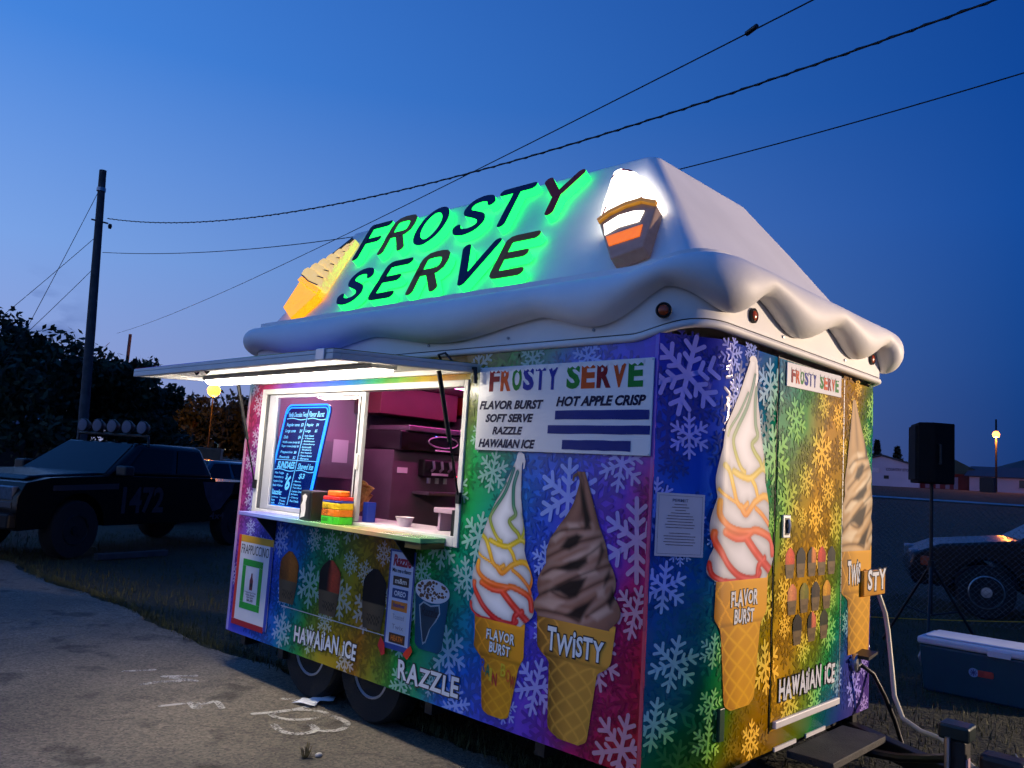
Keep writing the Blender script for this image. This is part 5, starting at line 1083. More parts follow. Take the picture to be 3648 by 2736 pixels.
# ================================================================== THE PLACE
CAM = np.array([1.9904, -3.0231, 1.5044])
def along(px, D, py=None):
    # ground point at azimuth of a picture column (2212-wide picture), D metres away
    y = py if py is not None else 956.2 + px * 0.0647
    d = _f + _r * (px - 1106) / 1755.98 - _u * (y - 829.5) / 1755.98
    h = math.hypot(d[0], d[1]); return np.array([CAM[0] + d[0] / h * D, CAM[1] + d[1] / h * D, CAM[2] + d[2] / h * D])
def gz(x, y): return -0.012 + 3.55 * float(smst(14, 128, y)) + 0.25 * float(smst(16, 50, -x)) * float(1 - smst(20, 60, y))

def ground_mat():
    m = bpy.data.materials.new('grass_ground'); m.use_nodes = True
    n, l = m.node_tree.nodes, m.node_tree.links; p = n['Principled BSDF']; p.inputs['Roughness'].default_value = 0.95
    t = n.new('ShaderNodeTexCoord')
    a = n.new('ShaderNodeTexNoise'); a.inputs['Scale'].default_value = 1.2; a.inputs['Detail'].default_value = 8; l.new(t.outputs['Object'], a.inputs[0])
    b = n.new('ShaderNodeTexNoise'); b.inputs['Scale'].default_value = 30; b.inputs['Detail'].default_value = 4; l.new(t.outputs['Object'], b.inputs[0])
    r = ramp_node(n, [(0.3, lin((30, 36, 18))), (0.5, lin((46, 48, 26))), (0.72, lin((62, 56, 36)))]); l.new(a.outputs[0], r.inputs[0])
    r2 = ramp_node(n, [(0.3, (0.5, 0.5, 0.5, 1)), (0.7, (1.2, 1.2, 1.1, 1))]); l.new(b.outputs[0], r2.inputs[0])
    x = n.new('ShaderNodeMix'); x.data_type = 'RGBA'; x.blend_type = 'MULTIPLY'; x.inputs[0].default_value = 1; l.new(r.outputs[0], x.inputs[6]); l.new(r2.outputs[0], x.inputs[7]); l.new(x.outputs[2], p.inputs['Base Color'])
    bp = n.new('ShaderNodeBump'); bp.inputs['Strength'].default_value = 0.7; bp.inputs['Distance'].default_value = 0.05; l.new(b.outputs[0], bp.inputs['Height']); l.new(bp.outputs[0], p.inputs['Normal'])
    return m
gx = np.concatenate([[-1500, -700, -350], np.linspace(-200, 60, 53), [150, 400, 1500]]); gy = np.concatenate([[-1500, -400, -100], np.linspace(-30, 160, 77), [260, 500, 1500]])
mb = MB(); mb.v = [(x, y, gz(x, y)) for y in gy for x in gx]; k = len(gx)
mb.f = [(j * k + i, j * k + i + 1, (j + 1) * k + i + 1, (j + 1) * k + i) for j in range(len(gy) - 1) for i in range(k - 1)]; mb.mi = [0] * len(mb.f)
tag(mb.build('ground', ground_mat(), smooth=True, fix=False), kind='structure')

def asphalt():
    m = bpy.data.materials.new('worn_asphalt'); m.use_nodes = True
    n, l = m.node_tree.nodes, m.node_tree.links; p = n['Principled BSDF']; p.inputs['Roughness'].default_value = 0.9
    t = n.new('ShaderNodeTexCoord')
    big = n.new('ShaderNodeTexNoise'); big.inputs['Scale'].default_value = 0.8; big.inputs['Detail'].default_value = 7; l.new(t.outputs['Object'], big.inputs[0])
    fine = n.new('ShaderNodeTexVoronoi'); fine.inputs['Scale'].default_value = 75; l.new(t.outputs['Object'], fine.inputs[0])
    mid = n.new('ShaderNodeTexNoise'); mid.inputs['Scale'].default_value = 45; mid.inputs['Detail'].default_value = 5; l.new(t.outputs['Object'], mid.inputs[0])
    r = ramp_node(n, [(0.3, lin((94, 87, 75))), (0.5, lin((116, 107, 93))), (0.72, lin((130, 120, 105)))]); l.new(big.outputs[0], r.inputs[0])
    r2 = ramp_node(n, [(0.0, (0.45, 0.45, 0.46, 1)), (0.45, (0.9, 0.9, 0.9, 1)), (1.0, (1.5, 1.47, 1.4, 1))]); l.new(fine.outputs['Color'], r2.inputs[0])
    x = n.new('ShaderNodeMix'); x.data_type = 'RGBA'; x.blend_type = 'MULTIPLY'; x.inputs[0].default_value = 1.0; l.new(r.outputs[0], x.inputs[6]); l.new(r2.outputs[0], x.inputs[7])
    st = n.new('ShaderNodeTexNoise'); st.inputs['Scale'].default_value = 2.6; st.inputs['Detail'].default_value = 3; l.new(t.outputs['Object'], st.inputs[0])
    sr = ramp_node(n, [(0.33, (0.45, 0.45, 0.44, 1)), (0.42, (1, 1, 1, 1))]); l.new(st.outputs[0], sr.inputs[0])
    y = n.new('ShaderNodeMix'); y.data_type = 'RGBA'; y.blend_type = 'MULTIPLY'; y.inputs[0].default_value = 1; l.new(x.outputs[2], y.inputs[6]); l.new(sr.outputs[0], y.inputs[7]); l.new(y.outputs[2], p.inputs['Base Color'])
    cw = n.new('ShaderNodeMix'); cw.data_type = 'VECTOR'; cw.inputs[0].default_value = 0.12; l.new(t.outputs['Object'], cw.inputs[4]); l.new(mid.outputs['Color'], cw.inputs[5])
    big2 = n.new('ShaderNodeTexNoise'); big2.inputs['Scale'].default_value = 3; l.new(t.outputs['Object'], big2.inputs[0])
    cw2 = n.new('ShaderNodeMix'); cw2.data_type = 'VECTOR'; cw2.inputs[0].default_value = 0.3; l.new(t.outputs['Object'], cw2.inputs[4]); l.new(big2.outputs['Color'], cw2.inputs[5])
    ck = n.new('ShaderNodeTexVoronoi'); ck.feature = 'DISTANCE_TO_EDGE'; ck.inputs['Scale'].default_value = 0.75; l.new(cw2.outputs[1], ck.inputs[0])
    kr = ramp_node(n, [(0.0, (0.35, 0.34, 0.33, 1)), (0.006, (0.5, 0.5, 0.5, 1)), (0.014, (1, 1, 1, 1))]); l.new(ck.outputs[0], kr.inputs[0])
    y2 = n.new('ShaderNodeMix'); y2.data_type = 'RGBA'; y2.blend_type = 'MULTIPLY'; y2.inputs[0].default_value = 0.35; l.new(y.outputs[2], y2.inputs[6]); l.new(kr.outputs[0], y2.inputs[7]); l.new(y2.outputs[2], p.inputs['Base Color'])
    add = math_node(n, l, 'ADD', fine.outputs[0], mid.outputs[0])
    bp = n.new('ShaderNodeBump'); bp.inputs['Strength'].default_value = 0.55; bp.inputs['Distance'].default_value = 0.008; l.new(add, bp.inputs['Height']); l.new(bp.outputs[0], p.inputs['Normal'])
    return m
xs = np.arange(-40, 12.1, 0.12)
ye = 0.30 + 0.05 * np.sin(xs * 1.7) + 0.04 * np.sin(xs * 5.1 + 1) + rng.uniform(-0.03, 0.03, len(xs))
mb = MB(); mb.v = [(x, -40, 0.0) for x in xs] + [(x, -0.5, 0.0) for x in xs] + [(x, y, 0.0) for x, y in zip(xs, ye)] + [(x, y + 0.03, -0.02) for x, y in zip(xs, ye)]; k = len(xs)
mb.f = [(j * k + i, j * k + i + 1, (j + 1) * k + i + 1, (j + 1) * k + i) for j in range(3) for i in range(k - 1)]; mb.mi = [0] * len(mb.f)
road = tag(mb.build('road', asphalt(), fix=False), kind='structure')
def chalk():
    m = bpy.data.materials.new('road_chalk'); m.use_nodes = True
    n, l = m.node_tree.nodes, m.node_tree.links; p = n['Principled BSDF']; p.inputs['Roughness'].default_value = 1; p.inputs['Base Color'].default_value = lin((214, 208, 196))
    t = n.new('ShaderNodeTexCoord'); a = n.new('ShaderNodeTexNoise'); a.inputs['Scale'].default_value = 85; a.inputs['Detail'].default_value = 4; l.new(t.outputs['Object'], a.inputs[0])
    b = n.new('ShaderNodeTexNoise'); b.inputs['Scale'].default_value = 7; l.new(t.outputs['Object'], b.inputs[0])
    s = math_node(n, l, 'ADD', a.outputs[0], b.outputs[0])
    mr = n.new('ShaderNodeMapRange'); mr.inputs[1].default_value = 0.78; mr.inputs[2].default_value = 1.1; mr.inputs[4].default_value = 0.72; l.new(s, mr.inputs[0]); l.new(mr.outputs[0], p.inputs['Alpha'])
    return m
chm = chalk()
def cr(pts, k=6):
    P = [np.array(p, float) for p in pts]; P = [P[0]] + P + [P[-1]]; out = []
    for i in range(1, len(P) - 2):
        for t in np.linspace(0, 1, k, endpoint=False):
            a, b, c, d = P[i - 1:i + 3]; out.append(0.5 * ((2 * b) + (-a + c) * t + (2 * a - 5 * b + 4 * c - d) * t * t + (-a + 3 * b - 3 * c + d) * t ** 3))
    return out + [P[-2]]
marks = [([(-2.673, -0.033), (-2.608, 0.004), (-2.452, 0.027)], 0.017), ([(-2.452, 0.027), (-2.438, -0.154), (-2.493, -0.346)], 0.017),
         ([(-2.439, -0.267), (-2.355, -0.276), (-2.259, -0.213), (-2.225, -0.11), (-2.261, -0.001), (-2.32, -0.005), (-2.401, -0.071), (-2.448, -0.169), (-2.442, -0.262)], 0.015),
         ([(-2.235, -0.018), (-2.163, 0.008), (-2.044, 0.0), (-1.967, -0.086), (-1.972, -0.165), (-2.038, -0.213), (-2.126, -0.195)], 0.017), ([(-2.11, -0.196), (-2.038, -0.213), (-2.012, -0.27), (-2.037, -0.352), (-2.124, -0.385), (-2.242, -0.363)], 0.017),
         ([(-3.45, -0.61), (-3.451, -0.505), (-3.404, -0.393)], 0.02), ([(-3.559, -0.417), (-3.476, -0.243)], 0.02), ([(-3.492, -0.385), (-3.348, -0.304)], 0.022), ([(-2.924, -0.714), (-2.902, -0.594)], 0.015), ([(-2.883, -0.536), (-2.781, -0.556)], 0.03), ([(-2.834, -0.492), (-2.839, -0.41), (-2.704, -0.44)], 0.016), ([(-3.825, -0.575), (-3.769, -0.4)], 0.016)]
for i, (pts, wd) in enumerate(marks):
    mb = MB(); mb.poly([(q[0], q[1], 0.004 + 0.0006 * (i % 5)) for q in ribbon(cr(pts), wd * 1.25)]); mb.build('chalk_mark', chm, road, fix=False)

# grass blades on the ground beside and behind the trailer, and a ragged fringe along the road edge
gv, gf = [], []
def blade(x, y, z, h, lean):
    a = random.uniform(0, 6.28); w = h * 0.06; dx, dy = math.cos(a), math.sin(a); b = len(gv)
    lx, ly = lean * math.cos(a + 1.3), lean * math.sin(a + 1.3)
    gv.extend([(x - dx * w, y - dy * w, z), (x + dx * w, y + dy * w, z), (x + lx * 0.4 + dx * w * 0.7, y + ly * 0.4 + dy * w * 0.7, z + h * 0.6), (x + lx * 0.4 - dx * w * 0.7, y + ly * 0.4 - dy * w * 0.7, z + h * 0.6), (x + lx, y + ly, z + h)])
    gf.extend([(b, b + 1, b + 2, b + 3), (b + 3, b + 2, b + 4)])
for _ in range(26000):
    y = 0.36 + random.random() ** 1.6 * 11; x = random.uniform(-2.6, 2.2 - y * 0.1)
    if x < 0.15 and 0 < y < 2.4 and x > -3.55 and y > 0.6 and random.random() < 0.7: continue
    blade(x, y, gz(x, y) - 0.005, random.uniform(0.02, 0.065), random.uniform(0.0, 0.04))
for _ in range(9000):
    x = random.uniform(-14, -3.2); y = 0.36 + random.random() ** 2 * 5; blade(x, y, gz(x, y) - 0.005, random.uniform(0.03, 0.09), random.uniform(0.0, 0.05))
for _ in range(2600):
    x = random.uniform(-9, -0.6); y = 0.34 + 0.05 * math.sin(x * 1.7) + random.gauss(0, 0.03); blade(x, y, -0.01, random.uniform(0.02, 0.07), random.uniform(0, 0.05))
me = bpy.data.meshes.new('grass'); me.from_pydata(gv, [], gf); tag(link('grass', me, M('grass_blade', (66, 68, 34), 0.8, var=0.35, scale=5)), 'short dry grass around the trailer and fence', 'grass', kind='stuff')

# small things on the road
mb = MB(); N_ = 9
for j in range(5):
    for i in range(N_):
        u, v = i / (N_ - 1), j / 4; x = -2.56 + 0.13 * v + 0.02 * math.sin(u * 9); y = -0.05 + 0.2 * u + 0.03 * v
        z = 0.006 + 0.018 * abs(math.sin(u * 5 + v * 2)) + (0.035 * max(0, u - 0.65) / 0.35 * (1 - abs(2 * v - 1) * 0.4)); mb.v.append((x, y, z))
mb.f = [(j * N_ + i, j * N_ + i + 1, (j + 1) * N_ + i + 1, (j + 1) * N_ + i) for j in range(4) for i in range(N_ - 1)]; mb.mi = [0] * len(mb.f)
pp = tag(mb.build('paper_scrap', M('litter_paper', (236, 238, 242), 0.8, var=0.03), smooth=True), 'crumpled white paper scrap lying by the trailer wheels', 'litter'); s_ = pp.modifiers.new('thick', 'SOLIDIFY'); s_.thickness = 0.0015
wd_ = empty('weed_tuft', (-1.70, -0.50, 0), 0, 'small brown weed tuft growing out of the asphalt', 'weed')
for kk in range(34):
    a = random.uniform(0, 6.28); r0 = random.uniform(0, 0.022); h = random.uniform(0.025, 0.075); q = Vector((math.cos(a) * r0, math.sin(a) * r0, 0)); e = Vector((math.cos(a) * (r0 + 0.03), math.sin(a) * (r0 + 0.03), h))
    mb = MB(); w = 0.0025; d = Vector((-math.sin(a), math.cos(a), 0)) * w; mb.add([q - d, q + d, q.lerp(e, 0.6) + d + Vector((0, 0, h * 0.15)), q.lerp(e, 0.6) - d + Vector((0, 0, h * 0.15)), e], [(0, 1, 2, 3), (3, 2, 4)]); mb.build('blade', M('weed_blade', (92, 82, 46), 0.8, var=0.3, scale=30), wd_, fix=False)
mb = MB(); mb.lathe([(0.0, 0.0), (0.018, 0.003), (0.022, 0.011), (0.014, 0.019), (0.0, 0.021)], (-1.672, -0.44, 0.0), (0, 0, 1), 10, sy=0.7); tag(mb.build('pale_pebble', M('pale_stone', (205, 200, 190), 0.8), smooth=True), 'pale pebble beside the weed tuft on the asphalt', 'stone')
mb = MB(); mb.bar((-9.75, 1.36, 0.05), (-10.05, 2.45, 0.05), 0.1, 0.08); tag(mb.build('wooden_plank', M('grey_wood', (66, 66, 68), 0.8, var=0.2), bevel=0.006), 'pale plank lying on the grass beside the black pickup', 'plank')

# ---- cooler
co = empty('cooler', (-0.215, 4.33, -0.012), R(1.5), 'long blue cooler with white lid standing on the grass', 'cooler')
bl = M('cooler_blue', (10, 70, 88), 0.45, var=0.06); wl_ = M('cooler_white', (205, 212, 222), 0.4, var=0.06)
mb = MB(); mb.box(0, 1.15, 0, 0.46, 0.0, 0.37); vs = mb.v; mb.v = [(x + (0.03 if x < 0.5 else -0.03) * (1 - z / 0.37), y + (0.02 if y < 0.2 else -0.02) * (1 - z / 0.37), z) for x, y, z in vs]; mb.build('body', bl, co, bevel=0.02)
mb = MB(); mb.box(-0.012, 1.162, -0.012, 0.472, 0.371, 0.43); mb.build('lid', wl_, co, bevel=0.018)
mb = MB(); mb.box(0.04, 1.11, 0.03, 0.43, 0.4305, 0.445); mb.build('lid_panel', wl_, co, bevel=0.008)
mb = MB(); mb.box(0.50, 0.66, -0.024, -0.0125, 0.36, 0.41); mb.build('latch', wl_, co, bevel=0.004)
mb = MB(); mb.tube([(-0.005, 0.12, 0.30), (-0.03, 0.13, 0.24), (-0.035, 0.23, 0.16), (-0.03, 0.33, 0.24), (-0.005, 0.34, 0.30)], 0.012); mb.build('handle', wl_, co, smooth='auto')
mb = MB(); mb.poly([(0.40 + 0.035 * math.cos(t), -0.0045, 0.215 + 0.035 * math.sin(t)) for t in np.linspace(0, 6.28, 18)[:-1]]); mb.v = [(x, y + 0.0115 - 0.02 * 0 , z) for x, y, z in mb.v]; mb.v = [(x, 0.0025, z) for x, y, z in mb.v]; em_ = mb.build('round_badge', M('badge_pale_blue', (120, 160, 200), 0.4), co, fix=False)
mb = MB(); mb.poly([(x, 0.002, z) for x, z in ((0.43, 0.19), (0.53, 0.19), (0.54, 0.2), (0.54, 0.23), (0.53, 0.24), (0.43, 0.24))]); mb.build('red_badge', M('badge_red', (190, 70, 60), 0.4), co, fix=False)
mb = MB()
for a in range(4):
    t = a * math.pi / 4; mb.poly([(0.40 + q[0], 0.0005 - 0.0003 * a, 0.215 + q[1]) for q in capsule((-0.024 * math.cos(t), -0.024 * math.sin(t)), (0.024 * math.cos(t), 0.024 * math.sin(t)), 0.003)])
mb.build('badge_star', M('badge_navy', (30, 60, 120), 0.4), co, fix=False)

# ---- loudspeaker on tripod
sp = np.array([-0.71, 6.345]); sb = along(2012, 9.75)
st = empty('speaker_stand', (sb[0], sb[1], gz(sb[0], sb[1])), R(20), 'black tripod stand carrying the loudspeaker behind the trailer', 'stand')
mb = MB(); mb.tube([(0, 0, 0.35), (0, 0, 1.72)], 0.018, 10); mb.build('pole', black, st, smooth='auto')
for kk in range(3):
    a = kk * 2.094 + 0.4; mb = MB(); mb.tube([(0.02 * math.cos(a), 0.02 * math.sin(a), 0.85), (0.55 * math.cos(a), 0.55 * math.sin(a), 0.012)], 0.014, 8); mb.build('leg', black, st, smooth='auto')
    mb = MB(); mb.tube([(0.01 * math.cos(a), 0.01 * math.sin(a), 0.36), (0.30 * math.cos(a), 0.30 * math.sin(a), 0.41)], 0.009, 6); mb.build('brace', black, st)
mb = MB(); mb.lathe([(0.03, 0.80), (0.03, 0.92)], (0, 0, 0), (0, 0, 1), 12); mb.build('collar', black, st, smooth='auto')
spk = empty('loudspeaker', (sb[0], sb[1], gz(sb[0], sb[1]) + 1.721), R(-62), 'dark loudspeaker cabinet raised on the tripod stand', 'loudspeaker')
cabp = [(-0.20, -0.17), (0.20, -0.17), (0.24, -0.02), (0.14, 0.19), (-0.14, 0.19), (-0.24, -0.02)]
mb = MB(); mb.prism(cabp, lambda u, v, w: (u, v, w), 0, 0.63); mb.build('cabinet', M('speaker_black', (13, 13, 15), 0.8, var=0.15, spec=0.2), spk, bevel=0.012)
mb = MB(); mb.prism([(-0.185, -0.1705), (0.185, -0.1705), (0.17, -0.195), (-0.17, -0.195)], lambda u, v, w: (u, v, w), 0.03, 0.60); mb.build('grille', M('speaker_grille', (16, 16, 18), 0.8, spec=0.2, var=0.3, scale=120), spk, bevel=0.004)
mb = MB(); mb.tube([(0.23, 0.02, 0.40), (0.255, 0.03, 0.40), (0.255, 0.03, 0.20), (0.23, 0.02, 0.20)], 0.012); mb.build('side_handle', black, spk)

# ---- chain-link fence with car behind, yellow rope
fa, fb = np.array([-4.6, 7.35]), np.array([2.6, 9.9])
fd = (fb - fa) / np.linalg.norm(fb - fa); FL = np.linalg.norm(fb - fa)
fence = empty('chain_link_fence', (fa[0], fa[1], gz(*fa)), math.atan2(fd[1], fd[0]), 'grey chain link wire fence crossing the grass behind the trailer', 'fence')
wire = M('fence_wire', (105, 110, 122), 0.5, 0.6, var=0.1); FH = 1.55
for kk in range(4):
    mb = MB(); mb.tube([(kk * 2.54, 0, -0.1), (kk * 2.54, 0, FH + 0.05)], 0.025, 10); mb.build('post', steel, fence, smooth='auto')
mb = MB(); mb.tube([(0, 0, FH), (FL, 0, FH)], 0.018, 8); mb.build('top_rail', steel, fence, smooth='auto')
mb = MB(); s0 = 0.072
for sg in (1, -1):
    x = -FH
    while x < FL:
        a, b = (x, x + FH) ; z0, z1 = (0.03, FH) if sg > 0 else (FH, 0.03)
        t0 = max(0, -a / FH); t1 = min(1, (FL - a) / FH)
        if t1 > t0:
            mb.tube([(a + FH * t0, 0.004 * sg, z0 + (z1 - z0) * t0), (a + FH * t1, 0.004 * sg, z0 + (z1 - z0) * t1)], 0.0021, 3, cap=False)
        x += s0
me_ = mb.build('wire_mesh', wire, fence, smooth=True, fix=False); me_['kind'] = 'stuff'
r0_, r1_ = np.array([-2.6, 6.6]), np.array([1.4, 9.0])
mb = MB(); mb.tube([(r0_[0] + (r1_[0] - r0_[0]) * t, r0_[1] + (r1_[1] - r0_[1]) * t, gz(0, 8) + 0.08 + 0.35 * t - 0.16 * 4 * t * (1 - t) * 0.5 + 0.02) for t in np.linspace(0, 1, 20)], 0.006, 6); tag(mb.build('yellow_rope', M('yellow_rope', (200, 150, 30), 0.6), smooth=True), 'thin yellow rope strung low across the grass', 'rope')

# ---- vehicles
cgl = M('car_glass', (6, 7, 10), 0.1, var=0, spec=0.2)
def arc(cx, cz, r, n=10): return [(cx + r * math.cos(t), cz + r * math.sin(t)) for t in np.linspace(0, math.pi, n)]
def prism_y(poly, y0, y1, mb=None, taper=0.0, ztop=None):
    mb = mb or MB(); mb.prism(poly, lambda u, v, w: (u, w, v), y0, y1); return mb
def body(parent, low, W, mat, name='body'):
    mb = prism_y(low, -W / 2, W / 2); return mb.build(name, mat, parent, bevel=0.09, seg=4, smooth='auto')
def cabin(parent, P, wb, wt, mat):
    # P: base front, roof front, roof rear, base rear (x, z)
    (a, za), (b, zb), (c, zc), (d, zd) = P; mb = MB()
    V = [(a, -wb, za), (b, -wt, zb), (c, -wt, zc), (d, -wb, zd), (a, wb, za), (b, wt, zb), (c, wt, zc), (d, wb, zd)]
    mb.add(V, [(0, 1, 2, 3), (7, 6, 5, 4), (0, 4, 5, 1), (1, 5, 6, 2), (2, 6, 7, 3), (3, 7, 4, 0)]); return mb.build('cabin', mat, parent, bevel=0.08, seg=4, smooth='auto'), V
def lerp3(a, b, t): return tuple(a[i] + (b[i] - a[i]) * t for i in range(3))
def pane_on(parent, q, inset, out, name='window'):
    c = np.mean(np.array(q), 0); n = np.cross(np.array(q[1]) - np.array(q[0]), np.array(q[3]) - np.array(q[0])); n /= np.linalg.norm(n)
    mb = MB(); pts = [np.array(p) + (c - np.array(p)) * inset + n * out for p in q]
    if np.dot(n, c - np.array([c[0] * 0.9, 0, c[2] - 0.3])) < 0: pts = [p - 2 * n * out for p in pts]
    mb.poly(pts); return mb.build(name, cgl, parent, fix=False)
blackp = M('black_car_paint', (4, 4, 6), 0.22, var=0.1, spec=0.3)
tr_ = empty('pickup_truck', (-11.53, 2.34, gz(-11.5, 2.3)), math.atan2(-0.916, 0.40), 'black racing pickup with number 1472 and roof spotlights parked on grass', 'pickup')
Lh = 2.65
low = [(2.6, 0.42), (2.65, 0.58), (2.65, 0.85), (2.55, 1.03), (2.2, 1.10), (1.2, 1.15), (-1.0, 1.15), (-1.02, 1.10), (-2.6, 1.10), (-2.65, 0.6), (-2.55, 0.48), (-2.12, 0.46)] + [(x, z) for x, z in arc(-1.65, 0.44, 0.46)[::-1]] + [(-1.15, 0.44), (1.2, 0.44)] + [(x, z) for x, z in arc(1.7, 0.44, 0.46)[::-1]] + [(2.2, 0.44)]
body(tr_, low, 1.86, blackp)
mb = prism_y([(1.25, 1.10), (2.45, 1.06), (2.35, 1.12), (1.25, 1.19)], -0.75, 0.75); mb.build('hood', blackp, tr_, bevel=0.03)
cb, V = cabin(tr_, [(1.25, 1.14), (0.55, 1.64), (-0.82, 1.64), (-1.02, 1.13)], 0.90, 0.72, blackp)
pane_on(cb, (V[0], V[4], V[5], V[1]), 0.10, 0.012, 'windshield'); pane_on(cb, (V[3], V[2], V[6], V[7]), 0.15, 0.012, 'rear_window')
for s in (4, 0):
    f_ = lambda u, v: lerp3(lerp3(V[s], V[s + 3], u), lerp3(V[s + 1], V[s + 2], u), v)
    for a, b in ((0.12, 0.55), (0.60, 0.92)): pane_on(cb, (f_(a, 0.12), f_(b, 0.12), f_(b, 0.86), f_(a + 0.0, 0.86)), 0.02, 0.012)
for x in (1.7, -1.65):
    for s in (1, -1): wheel(tr_, (x, s * 0.80, 0.40), (0, s, 0), 0.40, 0.24, 0.21, M('dark_alloy', (36, 37, 40), 0.4, 0.6))
lens = M('headlamp_lens', (96, 106, 118), 0.15, 0.3, var=0.25, scale=18)
for s in (1, -1):
    mb = MB(); mb.box(2.56, 2.665, s * 0.62 - 0.22, s * 0.62 + 0.22, 0.80, 0.98); hl = mb.build('headlight', lens, tr_, bevel=0.02)
    mb = MB(); mb.box(2.57, 2.662, s * 0.64 - 0.2, s * 0.64 + 0.2, 0.70, 0.785); mb.build('indicator', M('indicator_lens', (70, 70, 74), 0.3), tr_, bevel=0.012)
mb = MB(); mb.box(2.60, 2.668, -0.38, 0.38, 0.72, 0.98); mb.build('grille', black, tr_, bevel=0.01)
mb = MB(); mb.box(2.60, 2.74, -0.92, 0.92, 0.44, 0.64); mb.build('front_bumper', M('bumper_black', (10, 10, 12), 0.5, spec=0.25), tr_, bevel=0.03)
for s in (1, -1):
    mb = MB(); mb.box(0.95, 1.12, s * 1.0 - 0.1, s * 1.0 + 0.1, 1.14, 1.30); mb.build('mirror', black, tr_, bevel=0.03)
mb = MB(); mb.tube([(0.35, -0.72, 1.60), (0.35, -0.70, 1.76), (0.35, 0.70, 1.76), (0.35, 0.72, 1.60)], 0.022, 8); lbar = mb.build('light_bar', black, tr_, smooth='auto')
for i in range(5):
    y = -0.6 + 0.3 * i
    mb = MB(); mb.lathe([(0.06, -0.09), (0.105, -0.01), (0.11, 0.02), (0.10, 0.03)], (0.38, y, 1.885), (1, 0, 0), 18); sl = mb.build('spotlight', black, lbar, smooth='auto')
    mb = MB(); mb.lathe([(0.098, 0.02), (0.09, 0.036), (0.0, 0.042)], (0.38, y, 1.885), (1, 0, 0), 18); mb.build('spotlight_cover', M('spot_cover', (84, 92, 112), 0.5), sl, smooth='auto')
fd_ = lambda s, t, k: (-s, 0.932 + k, t)
num = M('race_number', (40, 40, 47), 0.6)
mb = MB(); text(mb, '1472', fd_, -0.95, -0.15, 0.62, 0.98, 0.003, 0.03); mb.build('race_number', num, tr_, fix=False)
mb = MB(); mb.poly([fd_(a, b, 0.003) for a, b in ((-2.15, 1.0), (-1.05, 1.04), (-1.05, 0.96), (-2.15, 0.93))]); mb.build('fender_decal', num, tr_, fix=False)
mb = MB(); mb.poly([fd_(a, b, 0.003) for a, b in ((0.70, 1.09), (1.5, 1.08), (1.45, 0.9), (1.2, 0.65), (1.0, 0.6), (0.8, 0.85))]); mb.build('bed_decal', M('torn_decal', (58, 50, 60), 0.6, var=0.5, scale=6), tr_, fix=False)
mb = MB(); text(mb, '4x4', fd_, 0.95, 1.3, 0.48, 0.58, 0.003, 0.03); mb.build('bed_lettering', num, tr_, fix=False)
def sedan(name, loc, rz, paint, label, lamp=True, h=1.42):
    c = empty(name, loc, rz, label, 'car')
    low = [(2.2, 0.35), (2.25, 0.5), (2.2, 0.72), (1.9, 0.86), (1.05, 0.97), (-1.5, 1.0), (-2.2, 0.95), (-2.28, 0.6), (-2.2, 0.36), (-1.75, 0.34)] + arc(-1.36, 0.34, 0.36)[::-1] + [(-0.9, 0.34), (0.95, 0.34)] + arc(1.4, 0.34, 0.36)[::-1] + [(1.8, 0.34)]
    body(c, low, 1.76, paint)
    cb, V = cabin(c, [(1.05, 0.95), (0.2, h), (-0.95, h), (-1.75, 0.98)], 0.82, 0.60, paint)
    pane_on(cb, (V[0], V[4], V[5], V[1]), 0.08, 0.012, 'windshield'); pane_on(cb, (V[3], V[2], V[6], V[7]), 0.1, 0.012, 'rear_window')
    for s in (4, 0):
        f_ = lambda u, v: lerp3(lerp3(V[s], V[s + 3], u), lerp3(V[s + 1], V[s + 2], u), v)
        for a, b in ((0.12, 0.48), (0.53, 0.86)): pane_on(cb, (f_(a, 0.12), f_(b, 0.12), f_(b, 0.86), f_(a, 0.86)), 0.02, 0.012)
    for x in (1.4, -1.36):
        for s in (1, -1): wheel(c, (x, s * 0.77, 0.32), (0, s, 0), 0.32, 0.2, 0.20, alu)
    for s in (1, -1):
        mb = MB(); mb.box(2.1, 2.245, s * 0.62 - 0.2, s * 0.62 + 0.2, 0.60, 0.76); mb.build('headlight', lens, c, bevel=0.03)
        mb = MB(); mb.box(1.98, 2.12, s * 0.80 - 0.095, s * 0.80 + 0.095, 0.58, 0.70); mb.build('side_marker', M('marker_orange', (190, 70, 25), 0.3), c, bevel=0.02)
        mb = MB(); mb.box(-2.285, -2.15, s * 0.62 - 0.2, s * 0.62 + 0.2, 0.70, 0.86); mb.build('tail_light', M('tail_red', (120, 10, 14), 0.2), c, bevel=0.03)
    return c
pcar = along(2190, 13.6); sedan('parked_car', (pcar[0] + 0.95, pcar[1] + 0.8, gz(*pcar[:2])), R(200), M('midnight_blue_paint', (5, 6, 11), 0.2, var=0.1, spec=0.35), 'dark blue car parked behind the chain link fence', h=1.5).scale = (1.12, 1.12, 1.12)
rc = along(428, 21); sedan('parked_car', (rc[0], rc[1], gz(*rc[:2])), math.atan2(-0.9, 0.4), M('dark_red_paint', (52, 10, 14), 0.15, var=0.1, coat=1.0), 'dark red sedan parked behind the black pickup')
vp = along(408, 34); vn = empty('box_van', (vp[0], vp[1], gz(*vp[:2])), R(60), 'small box van far behind the red sedan', 'van')
mb = MB(); mb.box(-1.2, 1.2, -0.9, 0.9, 0.5, 1.75); mb.build('cargo_box', M('van_tan', (120, 84, 60), 0.5), vn, bevel=0.03)
mb = MB(); mb.box(1.205, 2.2, -0.85, 0.85, 0.45, 1.35); mb.build('cab', M('van_grey', (90, 80, 76), 0.4), vn, bevel=0.1)
for x in (-0.7, 1.6):
    for s in (1, -1): wheel(vn, (x, s * 0.78, 0.33), (0, s, 0), 0.33, 0.2, 0.2, steel)

